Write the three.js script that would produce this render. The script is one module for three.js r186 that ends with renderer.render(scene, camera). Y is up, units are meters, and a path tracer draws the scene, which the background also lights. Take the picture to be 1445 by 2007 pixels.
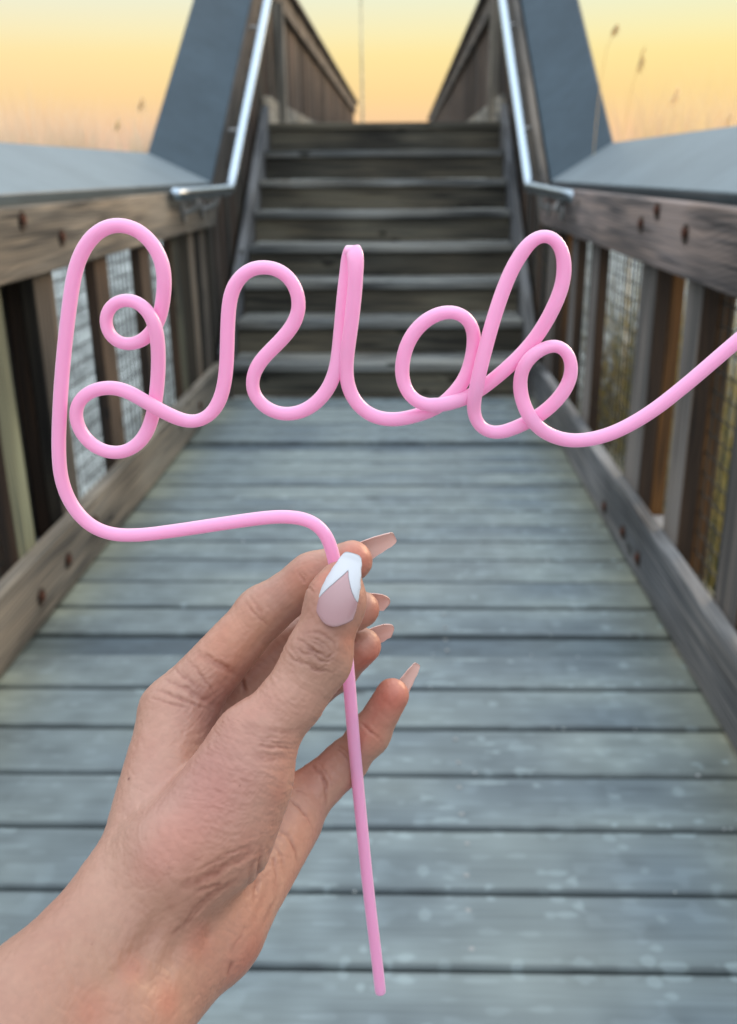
import * as THREE from 'three';
import { mergeGeometries } from 'three/addons/utils/BufferGeometryUtils.js';

// ---------------------------------------------------------------- camera, sky, sun, exposure
const EYE = new THREE.Vector3(0, 1.03, 0);
const scene = new THREE.Scene();
const camera = new THREE.PerspectiveCamera(56.97, 1445 / 2007, 0.02, 400);
camera.position.copy(EYE);
camera.rotation.set(-0.3462, 0.0235, -0.0068, 'YXZ');
camera.setViewOffset(1445, 2007, -28.2, 0, 1445, 2007);      // the photograph is a crop, a little right of the lens axis
camera.focus = 0.315;
camera.userData.fStop = 13.5;

const renderer = new THREE.WebGLRenderer({ antialias: true });
renderer.toneMapping = THREE.LinearToneMapping;
renderer.toneMappingExposure = 1.7;
renderer.shadowMap.enabled = true;

const sun = new THREE.DirectionalLight(0xffd9ad, 1.5);      // the low afterglow ahead, very soft
sun.position.set(15, 7, -15); sun.target.position.set(0, 0.5, 0);
sun.shadow.radius = 45; sun.castShadow = true;
sun.shadow.camera.left = -14; sun.shadow.camera.right = 14; sun.shadow.camera.top = 14; sun.shadow.camera.bottom = -14; sun.shadow.camera.far = 80;
scene.add(sun, sun.target);

const smooth = (t) => t * t * (3 - 2 * t);
const clamp = (x, a, b) => Math.max(a, Math.min(b, x));
const sstep = (a, b, x) => smooth(clamp((x - a) / (b - a), 0, 1));
function lerpStops(stops, x) {
  if (x <= stops[0][0]) return stops[0][1];
  for (let i = 1; i < stops.length; i++) if (x <= stops[i][0]) {
    const t = (x - stops[i - 1][0]) / (stops[i][0] - stops[i - 1][0]);
    return stops[i][1].map((v, c) => stops[i - 1][1][c] + (v - stops[i - 1][1][c]) * t);
  }
  return stops[stops.length - 1][1];
}
{
  const W = 1024, H = 512, data = new Float32Array(W * H * 4);
  const front = [[-4, [0.456, 0.309, 0.257]], [0, [0.544, 0.331, 0.265]], [2, [0.581, 0.362, 0.212]], [4, [0.595, 0.420, 0.191]], [6, [0.595, 0.479, 0.218]], [7.0, [0.573, 0.507, 0.280]], [9.0, [0.507, 0.522, 0.390]],
    [12, [0.485, 0.544, 0.485]], [20, [0.68, 0.77, 0.82]], [38, [1.10, 1.22, 1.34]], [65, [1.34, 1.48, 1.62]], [90, [1.32, 1.47, 1.62]]];
  const back = [[-4, [0.26, 0.25, 0.29]], [0, [0.34, 0.33, 0.38]], [6, [0.44, 0.41, 0.46]], [14, [0.52, 0.52, 0.59]], [28, [0.80, 0.88, 0.98]], [60, [1.16, 1.29, 1.43]], [90, [1.32, 1.47, 1.62]]];
  for (let j = 0; j < H; j++) for (let i = 0; i < W; i++) {
    const up = ((j + 0.5) / H - 0.5) * 180, az = ((i + 0.5) / W - 0.5) * 2 * Math.PI;
    const ahead = Math.max(0, Math.min(1, 0.5 + 0.5 * Math.cos(az + Math.PI / 2 - 0.25)));
    const w = ahead * ahead * (3 - 2 * ahead), a = lerpStops(front, up), b = lerpStops(back, up);
    const side = Math.cos(az) * w * (1 - sstep(6, 16, up)), glow = [1, 1 + 0.035 * side, 1 - 0.16 * side];   // yellower to the right, pinker to the left
    for (let c = 0; c < 3; c++) data[(j * W + i) * 4 + c] = (a[c] * w + b[c] * (1 - w)) * glow[c];
    data[(j * W + i) * 4 + 3] = 1;
  }
  const t = new THREE.DataTexture(data, W, H, THREE.RGBAFormat, THREE.FloatType);
  t.mapping = THREE.EquirectangularReflectionMapping; t.magFilter = THREE.LinearFilter; t.minFilter = THREE.LinearFilter; t.needsUpdate = true;
  scene.background = t; scene.environment = t;
}

// ---------------------------------------------------------------- helpers
function rng(seed) { let a = seed >>> 0; return () => { a = (a + 0x6D2B79F5) | 0; let t = Math.imul(a ^ (a >>> 15), 1 | a); t = (t + Math.imul(t ^ (t >>> 7), 61 | t)) ^ t; return ((t ^ (t >>> 14)) >>> 0) / 4294967296; }; }
function hash2(x, y, s) { let h = Math.imul(x, 374761393) + Math.imul(y, 668265263) + Math.imul(s, 2147483647 ^ 0x5bd1e995); h = Math.imul(h ^ (h >>> 13), 1274126177); return ((h ^ (h >>> 16)) >>> 0) / 4294967296; }
function hash3(x, y, z) { let h = Math.imul(x, 374761393) + Math.imul(y, 668265263) + Math.imul(z, 1440662683); h = Math.imul(h ^ (h >>> 13), 1274126177); return ((h ^ (h >>> 16)) >>> 0) / 4294967296; }
function noise2(x, y, px, py, s) {            // value noise, tileable with periods px, py
  const ix = Math.floor(x), iy = Math.floor(y), fx = smooth(x - ix), fy = smooth(y - iy), m = (a, p) => ((a % p) + p) % p;
  const a = hash2(m(ix, px), m(iy, py), s), b = hash2(m(ix + 1, px), m(iy, py), s), c = hash2(m(ix, px), m(iy + 1, py), s), d = hash2(m(ix + 1, px), m(iy + 1, py), s);
  return (a + (b - a) * fx) * (1 - fy) + (c + (d - c) * fx) * fy;
}
function noise3(x, y, z) {
  const ix = Math.floor(x), iy = Math.floor(y), iz = Math.floor(z), fx = smooth(x - ix), fy = smooth(y - iy), fz = smooth(z - iz), L = (a, b, t) => a + (b - a) * t;
  const h = (i, j, k) => hash3(ix + i, iy + j, iz + k);
  return L(L(L(h(0, 0, 0), h(1, 0, 0), fx), L(h(0, 1, 0), h(1, 1, 0), fx), fy), L(L(h(0, 0, 1), h(1, 0, 1), fx), L(h(0, 1, 1), h(1, 1, 1), fx), fy), fz);
}
const names = new Map();
function numbered(n) { const k = names.get(n) ?? 0; names.set(n, k + 1); return k ? n + '_' + String(k).padStart(3, '0') : n; }
function tag(o, label, category, group, kind) { o.userData.label = label; if (category) o.userData.category = category; if (group) o.userData.group = group; if (kind) o.userData.kind = kind; return o; }
function thing(name, label, category, pos = [0, 0, 0], group) { const g = new THREE.Group(); g.name = numbered(name); g.position.set(...pos); scene.add(g); tag(g, label, category, group); return g; }
function mesh(name, geo, mat, parent, top) {
  const m = new THREE.Mesh(geo, mat); m.name = top ? numbered(name) : name; m.castShadow = m.receiveShadow = true; (parent ?? scene).add(m); return m;
}
function part(name, geo, mat, parent) {      // a part; repeats under one parent are numbered
  const c = (parent.userData.counts ??= {}); const k = c[name] ?? 0; c[name] = k + 1;
  return mesh(k ? name + '_' + String(k).padStart(3, '0') : name, geo, mat, parent);
}
// A sawn board: rectangle [x0,x1]x[y0,y1] with eased edges, run from z=a to z=b (and raised from ya to yb on the way). uv in metres, u along the grain.
const boardRandom = rng(77);
function sweep(profile, A, B, uOff, vOff) {  // profile: list of [p,q]; A,B map (p,q) -> Vector3
  const pos = [], uv = [], n = profile.length, len = A(profile[0]).distanceTo(B(profile[0]));
  const push = (v, u, w) => { pos.push(v.x, v.y, v.z); uv.push(u, w); };
  let per = 0;
  for (let i = 0; i < n; i++) {
    const p = profile[i], q = profile[(i + 1) % n], e = Math.hypot(p[0] - q[0], p[1] - q[1]);
    const a = A(p), b = A(q), c = B(q), d = B(p), v0 = vOff + per, v1 = vOff + per + e;
    push(a, uOff, v0); push(b, uOff, v1); push(c, uOff + len, v1); push(a, uOff, v0); push(c, uOff + len, v1); push(d, uOff + len, v0);
    per += e;
  }
  for (let i = 1; i < n - 1; i++) for (const [F, o] of [[A, [0, i + 1, i]], [B, [0, i, i + 1]]]) for (const k of o) push(F(profile[k]), uOff + profile[k][0], vOff + profile[k][1]);
  const g = new THREE.BufferGeometry();
  g.setAttribute('position', new THREE.Float32BufferAttribute(pos, 3)); g.setAttribute('uv', new THREE.Float32BufferAttribute(uv, 2)); g.computeVertexNormals();
  return g;
}
function rect(w, h, c) { const x = w / 2, y = h / 2; return [[-x + c, -y], [x - c, -y], [x, -y + c], [x, y - c], [x - c, y], [-x + c, y], [-x, y - c], [-x, -y + c]]; }
function boardZ(x0, x1, y0, y1, za, zb, rise = 0, c = 0.004) {          // grain along z; D grows away from the camera (z = -D)
  const cx = (x0 + x1) / 2, cy = (y0 + y1) / 2, p = rect(x1 - x0, y1 - y0, c);
  return sweep(p, ([a, b]) => new THREE.Vector3(cx + a, cy + b, -za), ([a, b]) => new THREE.Vector3(cx + a, cy + b + rise, -zb), boardRandom() * 2, boardRandom());
}
function boardX(x0, x1, y0, y1, d0, d1, c = 0.003) {                    // grain along x
  const cy = (y0 + y1) / 2, cd = (d0 + d1) / 2, p = rect(d1 - d0, y1 - y0, c);
  return sweep(p, ([a, b]) => new THREE.Vector3(x1, cy + b, -(cd + a)), ([a, b]) => new THREE.Vector3(x0, cy + b, -(cd + a)), boardRandom() * 2, boardRandom());
}
function boardY(x0, x1, d0, d1, y0, y1, c = 0.003, lean = 0) {          // grain upright
  const cx = (x0 + x1) / 2, cd = (d0 + d1) / 2, p = rect(x1 - x0, d1 - d0, c);
  return sweep(p, ([a, b]) => new THREE.Vector3(cx + a, y0, -(cd + b)), ([a, b]) => new THREE.Vector3(cx + a + lean, y1, -(cd + b)), boardRandom() * 2, boardRandom());
}
function weathered(g, inward) {              // the broad face turned to the walk has weathered grey: group 0; the rest, browner and with shade painted in: group 1
  const n = g.attributes.normal, c = n.count / 3; g.clearGroups(); let from = 0, last = -1;
  for (let i = 0; i <= c; i++) { const k = i === c ? -2 : n.getX(i * 3) * inward > 0.9 ? 0 : 1; if (k !== last) { if (last >= 0) g.addGroup(from * 3, (i - from) * 3, last); from = i; last = k; } }
  return g;
}
function tex(W, H, f, srgb, wrap = true) {
  const d = new Uint8Array(W * H * 4);
  for (let j = 0; j < H; j++) for (let i = 0; i < W; i++) { const c = f(i / W, j / H); for (let k = 0; k < 3; k++) d[(j * W + i) * 4 + k] = clamp(c[k] ?? c[0], 0, 1) * 255; d[(j * W + i) * 4 + 3] = 255; }
  const t = new THREE.DataTexture(d, W, H, THREE.RGBAFormat, THREE.UnsignedByteType);
  if (wrap) t.wrapS = t.wrapT = THREE.RepeatWrapping;
  t.magFilter = THREE.LinearFilter; t.minFilter = THREE.LinearMipmapLinearFilter; t.generateMipmaps = true;
  if (srgb) t.colorSpace = THREE.SRGBColorSpace;
  t.needsUpdate = true; return t;
}

// ---------------------------------------------------------------- materials
// Weathered softwood, 2 m x 0.5 m to a tile: long grain, checks, blotches, a few knots.
function woodField(seed, knots) {
  const r = rng(seed), K = []; for (let i = 0; i < knots; i++) K.push([r(), r(), 0.006 + 0.008 * r()]);
  return (u, v) => {
    let bend = 0, knot = 0;
    for (const [ku, kv, kr] of K) {
      let du = (u - ku) * 2, dv = (v - kv) * 0.5; if (du > 1) du -= 2; if (du < -1) du += 2; if (dv > 0.25) dv -= 0.5; if (dv < -0.25) dv += 0.5;
      const q = Math.hypot(du / 2.2, dv) / kr; bend += Math.sign(dv) * 0.9 * Math.exp(-q * q * 0.12); if (q < 1.6) knot = Math.max(knot, 1 - sstep(0.7, 1.5, q));
    }
    const wob = (noise2(u * 8, v * 6, 8, 6, seed + 1) - 0.5) * 1.6 + bend;
    const rings = 0.5 + 0.5 * Math.sin((v * 44 + wob * 2.2) * Math.PI * 2);
    const fine = noise2(u * 24, v * 240, 24, 240, seed + 2), mid = noise2(u * 10, v * 70, 10, 70, seed + 3), blot = noise2(u * 7, v * 7, 7, 7, seed + 4), wide = noise2(u * 3, v * 3, 3, 3, seed + 5);
    const check = sstep(0.74, 0.86, noise2(u * 6, v * 90, 6, 90, seed + 6)) * sstep(0.45, 0.7, noise2(u * 9, v * 12, 9, 12, seed + 7));
    return { rings, fine, mid, blot, wide, check, knot };
  };
}
const field = woodField(5, 7);
const woodMap = tex(1024, 512, (u, v) => {
  const w = field(u, v); let k = 0.80 + 0.16 * (w.fine - 0.5) + 0.34 * (w.mid - 0.5) + 0.16 * (w.rings - 0.5) + 0.44 * (w.blot - 0.5) + 0.30 * (w.wide - 0.5) - 0.34 * w.check;
  const warm = 0.05 * (w.wide - 0.5) + 0.05 * (w.mid - 0.5); k *= 1 - 0.5 * w.knot;
  return [k * (1 + warm), k, k * (1 - warm * 1.2 - 0.06 * w.knot)];
}, true);
const woodBump = tex(1024, 512, (u, v) => { const w = field(u, v); return [0.6 + 0.3 * (w.fine - 0.5) + 0.3 * (w.mid - 0.5) + 0.18 * (w.rings - 0.5) - 0.5 * w.check]; }, false);
for (const t of [woodMap, woodBump]) t.repeat.set(0.5, 2);
function wood(r, g, b, rough = 0.85) {
  const m = new THREE.MeshStandardMaterial({ map: woodMap, bumpMap: woodBump, bumpScale: 0.0016, roughness: rough });
  m.color.setRGB(r * 0.74, g * 0.74, b * 0.74); return m;
}
const M = {
  grey: wood(0.365, 0.305, 0.23), greyCool: wood(0.34, 0.33, 0.32), greyMauve: wood(0.37, 0.285, 0.25), greyPost: wood(0.27, 0.235, 0.205), green: wood(0.32, 0.335, 0.21), postGrey: wood(0.27, 0.21, 0.15),
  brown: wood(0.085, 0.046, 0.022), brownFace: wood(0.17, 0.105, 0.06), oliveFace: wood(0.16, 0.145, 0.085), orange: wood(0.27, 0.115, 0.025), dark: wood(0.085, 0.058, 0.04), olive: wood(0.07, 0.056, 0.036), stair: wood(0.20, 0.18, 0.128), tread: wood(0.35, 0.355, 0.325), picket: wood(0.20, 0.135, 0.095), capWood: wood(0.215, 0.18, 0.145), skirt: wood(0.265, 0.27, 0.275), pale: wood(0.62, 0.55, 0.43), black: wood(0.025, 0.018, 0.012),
};
// Deck planks: 1.7 m x 0.15 m to a plank, bluish grey with pale lichen and salt spots, darker and greener towards the ends.
function deckMaterial(seed, spots) {
  const f = woodField(seed, 2), r = rng(seed * 31 + 7), S = [];
  for (let i = 0; i < spots; i++) S.push([r() < 0.65 ? 0.52 + 0.42 * r() : r(), r() < 0.45 ? (r() < 0.5 ? 0.04 : 0.92) + 0.05 * r() : r(), 0.007 + 0.028 * r() * r(), 0.005 + 0.009 * r(), 0.35 + 0.65 * r(), r() * 50]);
  const at = (u, v) => {
    const w = f(u, v * 0.3 + seed * 0.137); let spot = 0;
    for (const [su, sv, rx, ry, k, ph] of S) {
      const du = (u - su) * 1.7, dv = (v - sv) * 0.15; if (Math.abs(du) > rx * 2 || Math.abs(dv) > ry * 2) continue;
      const edge = 0.8 * (noise2(u * 170 + ph, v * 16, 4096, 4096, 3) - 0.5) + 0.9 * (noise2(u * 80 + ph, v * 7, 4096, 4096, 4) - 0.5);
      spot = Math.max(spot, k * (1 - sstep(0.5, 1.05, Math.hypot(du / rx, dv / ry) + edge)));
    }
    const haze = noise2(u * 9, v * 1.3, 9, 50, seed + 21), cloud = noise2(u * 46, v * 4, 46, 50, seed + 22), salt = sstep(0.62, 0.85, noise2(u * 60, v * 9, 60, 90, seed + 23)) * 0.35;
    return { w, spot, haze, cloud, salt };
  };
  const map = tex(1024, 128, (u, v) => {
    const { w, spot, haze, cloud, salt } = at(u, v), ends = sstep(0.30, 0.5, Math.abs(u - 0.5)), edge = sstep(0.42, 0.5, Math.abs(v - 0.5));
    let k = 0.72 + 0.06 * (w.fine - 0.5) + 0.05 * (w.mid - 0.5) - 0.22 * w.knot + 0.15 * (haze - 0.5) + 0.10 * (cloud - 0.5) - 0.05 * w.check - 0.14 * edge; k += salt * 0.16;
    const t = 0.20 * ends + 0.05 * (haze - 0.5); let c = [k * (0.97 + t), k * (1.0 + 0.35 * t), k * (1.02 - t * 0.9)];
    return c.map((x, i) => x + (([0.93, 0.96, 0.97][i]) - x) * spot * 0.72);
  }, true, false);
  const bump = tex(1024, 128, (u, v) => { const { w, spot, cloud } = at(u, v); return [0.5 + 0.3 * (w.fine - 0.5) + 0.3 * (w.mid - 0.5) + 0.1 * (cloud - 0.5) - 0.3 * w.check + 0.2 * spot]; }, false, false);
  const m = new THREE.MeshStandardMaterial({ map, bumpMap: bump, bumpScale: 0.0012, roughness: 0.66 }); m.color.setRGB(0.325, 0.375, 0.372); return m;
}
const deckMats = [deckMaterial(11, 9), deckMaterial(23, 26), deckMaterial(37, 6), deckMaterial(41, 16), deckMaterial(59, 34)];
const darkPlank = deckMaterial(71, 3); darkPlank.color.setRGB(0.18, 0.225, 0.245);
const capMat = new THREE.MeshStandardMaterial({ roughness: 0.5, bumpMap: tex(256, 256, (u, v) => [0.5 + 0.4 * (noise2(u * 128, v * 128, 128, 128, 3) - 0.5)]), bumpScale: 0.0003,
  map: tex(256, 256, (u, v) => { const k = 0.9 + 0.08 * (noise2(u * 5, v * 5, 5, 5, 31) - 0.5) + 0.05 * (noise2(u * 17, v * 17, 17, 17, 33) - 0.5) + 0.04 * (noise2(u * 60, v * 60, 60, 60, 32) - 0.5); return [k]; }, true) });
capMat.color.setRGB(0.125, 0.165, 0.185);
const shadedCapMat = new THREE.MeshPhysicalMaterial({ roughness: 0.75, specularIntensity: 0.35, map: capMat.map, bumpMap: capMat.bumpMap, bumpScale: 0.0003 }); shadedCapMat.color.setRGB(0.058, 0.085, 0.105);   // darker copy of the cap colour: shade on the sloped caps painted in
const steel = new THREE.MeshStandardMaterial({ metalness: 1, roughness: 0.26 }); steel.color.setRGB(0.37, 0.44, 0.50);
const castSteel = new THREE.MeshStandardMaterial({ metalness: 0.8, roughness: 0.55 }); castSteel.color.setRGB(0.30, 0.30, 0.29);
const wire = new THREE.MeshStandardMaterial({ metalness: 0.2, roughness: 0.7 }); wire.color.setRGB(0.02, 0.022, 0.018);
const rust = new THREE.MeshStandardMaterial({ roughness: 0.9, map: tex(64, 64, (u, v) => { const k = noise2(u * 12, v * 12, 12, 12, 8); return [0.45 + 0.3 * k, 0.27 + 0.15 * k, 0.14 + 0.1 * k]; }, true) });
rust.color.setRGB(0.20, 0.17, 0.15);
const holeShade = new THREE.MeshStandardMaterial({ roughness: 1 }); holeShade.color.setRGB(0.045, 0.03, 0.02);  // near-black colour standing in for the shade inside bolt holes

// ---------------------------------------------------------------- ground
let groundAt;
{
  const seg = [], f = (x, d) => -0.62 + 1.45 * sstep(2.5, 9, d) + 0.35 * sstep(9, 25, d) - 0.25 * sstep(-3, -12, d) + 0.14 * (noise3(x * 0.7 + 9, d * 0.7, 3) - 0.5) + 0.05 * (noise3(x * 3, d * 3, 8) - 0.5);
  const xs = [], ds = []; for (let i = -60; i <= 60; i++) { const t = i / 60; xs.push(Math.sign(t) * (Math.abs(t) * 8 + Math.pow(Math.abs(t), 5) * 290)); }
  for (let i = -20; i <= 90; i++) { const t = i / 90; ds.push(t * 14 + Math.sign(t) * Math.pow(Math.abs(t), 5) * 290 - (i === -20 ? 200 : 0)); }
  const pos = [], uv = [], idx = [];
  for (const d of ds) for (const x of xs) { pos.push(x, f(x, d), -d); uv.push(x, d); }
  for (let j = 0; j < ds.length - 1; j++) for (let i = 0; i < xs.length - 1; i++) { const a = j * xs.length + i; idx.push(a, a + 1, a + xs.length, a + 1, a + xs.length + 1, a + xs.length); }
  const g = new THREE.BufferGeometry(); g.setAttribute('position', new THREE.Float32BufferAttribute(pos, 3)); g.setAttribute('uv', new THREE.Float32BufferAttribute(uv, 2)); g.setIndex(idx); g.computeVertexNormals();
  const sand = new THREE.MeshStandardMaterial({ roughness: 1, map: tex(512, 512, (u, v) => { const k = 0.78 + 0.3 * (noise2(u * 12, v * 12, 12, 12, 61) - 0.5) + 0.2 * (noise2(u * 90, v * 90, 90, 90, 62) - 0.5); return [k, k * 0.985, k * 0.95]; }, true) });
  sand.color.setRGB(0.60, 0.66, 0.68);
  const m = mesh('sand', g, sand, scene, true); tag(m, 'pale grey dune sand below and beside the boardwalk', null, null, 'structure');
  groundAt = f;
}

// ---------------------------------------------------------------- deck
const XL = -0.866, XR = 0.616;               // inner faces of the two toe boards
{
  const deck = new THREE.Group(); deck.name = 'deck'; scene.add(deck); tag(deck, 'weathered blue-grey plank deck of the boardwalk leading to the stairs', null, null, 'structure');
  // far edge of each plank, metres from the viewer; the joints the photograph shows, then on at the same pitch
  const joints = []; for (let d = 1.006 - 0.148 * 11; d < 1.0; d += 0.148) joints.push(d);
  joints.push(1.006, 1.154, 1.302, 1.451, 1.603, 1.751, 1.898, 2.003, 2.148, 2.301, 2.455, 2.595, 2.732, 2.862, 2.99, 3.13, 3.27, 3.415, 3.575, 3.69, 3.84, 3.99, 4.14, 4.29, 4.48);
  const r = rng(4), order = [1, 3, 4, 0, 2];
  const strong = { 0: 4, 1: 4, 2: 1, 3: 3 };
  for (let i = 1; i < joints.length; i++) {
    const gap = 0.0082, d0 = joints[i - 1] + gap / 2, d1 = joints[i] - gap / 2, narrow = Math.abs(joints[i] - 2.003) < 1e-6 || Math.abs(joints[i] - 3.69) < 1e-6;
    const x0 = -1.06 + 0.004 * r(), x1 = 0.80 + 0.004 * r(), top = (r() - 0.5) * 0.004 - (narrow ? 0.012 : 0);
    const p = rect(d1 - d0, 0.038, 0.004), cd = (d0 + d1) / 2, flip = r() < 0.5;
    const g = sweep(p, ([a, b]) => new THREE.Vector3(x1, top - 0.019 + b, -(cd + a)), ([a, b]) => new THREE.Vector3(x0, top - 0.019 + b, -(cd + a)), 0, 0);
    const P = g.attributes.position, U = g.attributes.uv; const vo = flip ? 1 : -1;
    for (let k = 0; k < P.count; k++) { const u = (P.getX(k) - x0) / (x1 - x0), v = (-P.getZ(k) - d0) / (d1 - d0); U.setXY(k, u, flip ? 1 - v : v); }
    const near = i - 12;
    part('plank', g, narrow ? darkPlank : deckMats[strong[near] ?? order[Math.floor(r() * 5)]], deck);
  }
  // joists under the planks
  for (const x of [-0.84, -0.36, 0.1, 0.6]) part('joist', boardZ(x - 0.02, x + 0.02, -0.24, -0.0405, -0.6, 4.47), M.dark, deck);
  // screw heads and grit caught on the joints
  const screws = [], sg = new THREE.CylinderGeometry(0.0042, 0.0042, 0.002, 8);
  for (let i = 1; i < joints.length; i++) for (const x of [-0.36, 0.1]) for (const t of [0.25, 0.75]) { const s = sg.clone(); s.translate(x + (r() - 0.5) * 0.012, -0.0006, -(joints[i - 1] + (joints[i] - joints[i - 1]) * t)); screws.push(s); }
  const sc = part('screw_heads', mergeGeometries(screws), castSteel, deck); sc.userData.kind = 'stuff';
  const grit = [], gr = rng(91);
  for (let i = 12; i < 24; i++) for (let k = 0; k < 4; k++) { const s = new THREE.IcosahedronGeometry(0.0016 + 0.0045 * gr() * gr() * gr(), 1); s.scale(1.4, 0.6, 1); s.translate(-0.5 + 1.05 * gr(), 0.001, -(joints[i] + (gr() - 0.5) * 0.01)); grit.push(s); }
  const gm = new THREE.MeshStandardMaterial({ roughness: 0.9 }); gm.color.setRGB(0.42, 0.44, 0.43);
  const gt = part('sand_grains', mergeGeometries(grit), gm, deck); gt.userData.kind = 'stuff';
}

// ---------------------------------------------------------------- stairs
const RISE = 0.1646, RUN = 0.2593, Z0 = 4.493, SLOPE = RISE / RUN, NSTEP = 8;
const noseY = (d) => RISE + (d - Z0) * SLOPE, topY = RISE * NSTEP, topD = Z0 + RUN * (NSTEP - 1);
{
  const st = thing('staircase', 'weathered wooden staircase of eight steps at the far end of the deck', 'staircase', [0, 0, 0]);
  for (let k = 1; k <= NSTEP; k++) {
    const d = Z0 + (k - 1) * RUN, y = k * RISE;
    part('riser', boardX(-0.838, 0.592, y - RISE + (k > 1 ? 0.001 : 0.001), y - 0.0395, d + 0.022, d + 0.046), M.stair, st);
    if (k < NSTEP) { part('tread', boardX(-0.836, 0.590, y - 0.038, y - 0.001, d, d + 0.138), M.tread, st); part('tread', boardX(-0.836, 0.590, y - 0.038, y - 0.0015, d + 0.144, d + RUN + 0.018), M.tread, st); }
  }
  for (const [x0, x1] of [[-0.885, -0.845], [0.599, 0.639]]) part('skirt_board', boardZ(x0, x1, noseY(Z0) - 0.26, noseY(Z0) + 0.055, Z0 - 0.02, topD + 0.06, SLOPE * (topD + 0.08 - Z0)), M.skirt, st);
}
{ // the upper walk behind the top step
  const up = new THREE.Group(); up.name = 'upper_deck'; scene.add(up); tag(up, 'plank landing and upper walk at the top of the stairs', null, null, 'structure');
  for (let i = 0; i < 40; i++) { const d = topD + 0.001 + i * 0.148; part('plank', boardX(-1.0, 0.75, topY - 0.038, topY, d, d + 0.141), i ? M.tread : M.stair, up); }
  const rest = []; for (let i = 40; i < 150; i++) { const d = topD + i * 0.148; rest.push(boardX(-1.0, 0.75, topY - 0.038, topY, d, d + 0.141)); }
  part('far_planks', mergeGeometries(rest), M.tread, up).userData.kind = 'stuff';
}

// ---------------------------------------------------------------- railings
function bolt(parent, x, y, d, side) {       // a dark disc painted as a shaded hole, under a rusty bolt head; side +1 faces +x
  const cup = new THREE.LatheGeometry([[0.0, 0.001], [0.018, 0.001], [0.0195, 0.0022], [0.0205, 0.0036], [0.022, 0.0012]].map((p) => new THREE.Vector2(...p)), 20);
  cup.rotateZ(-side * Math.PI / 2); cup.translate(x + side * 0.0008, y, -d); part('bolt_shade_disc', cup, holeShade, parent);
  const head = new THREE.CylinderGeometry(0.0105, 0.0115, 0.008, 6); head.rotateZ(-side * Math.PI / 2); head.rotateX(0.4 + d * 3); head.translate(x + side * 0.006, y + 0.003, -d + 0.003); part('bolt', head, rust, parent);
}
function wirePanel(x, d0, d1, y0, y1, slope = 0) {
  const gs = [], cyl = (a, b) => { const L = a.distanceTo(b), g = new THREE.CylinderGeometry(0.0023, 0.0023, L, 5, 1, true); const q = new THREE.Quaternion().setFromUnitVectors(new THREE.Vector3(0, 1, 0), b.clone().sub(a).normalize()); g.applyQuaternion(q); const m = a.clone().add(b).multiplyScalar(0.5); g.translate(m.x, m.y, m.z); gs.push(g); };
  const nV = Math.max(2, Math.round((d1 - d0) / 0.05)), nH = Math.round((y1 - y0) / 0.05);
  for (let i = 0; i <= nV; i++) { const d = d0 + (d1 - d0) * i / nV, w = 0.0015 * Math.sin(i * 2.3); cyl(new THREE.Vector3(x + w, y0 + slope * (d - d0), -d), new THREE.Vector3(x - w, y1 + slope * (d - d0), -d)); }
  for (let j = 0; j <= nH; j++) { const y = y0 + (y1 - y0) * j / nH; cyl(new THREE.Vector3(x + 0.0026, y, -d0), new THREE.Vector3(x + 0.0026, y + slope * (d1 - d0), -d1)); }
  return mergeGeometries(gs);
}
function capBoard(inn, out, za, zb, rise, th = 0.032) {   // a wide sloped cap between its inner edge and its outer edge
  const dx = out[0] - inn[0], dy = out[1] - inn[1], L = Math.hypot(dx, dy), ux = dx / L, uy = dy / L, nx = -uy * Math.sign(dx), ny = ux * Math.sign(dx);
  const cx = (inn[0] + out[0]) / 2, cy = (inn[1] + out[1]) / 2, p = rect(L, th, 0.003), w = Math.sign(dx);
  const F = (d, up) => ([a, b]) => new THREE.Vector3(cx + ux * a * w + nx * (b - th / 2), cy + uy * a * w + ny * (b - th / 2) + up, -d);
  return sweep(p, F(za, 0), F(zb, rise), boardRandom() * 2, boardRandom());
}
const CAPS = { left: { inn: [-0.875, 0.9885], out: [-1.154, 1.1167] }, right: { inn: [0.6596, 0.985], out: [0.9244, 1.1452] } };
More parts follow.
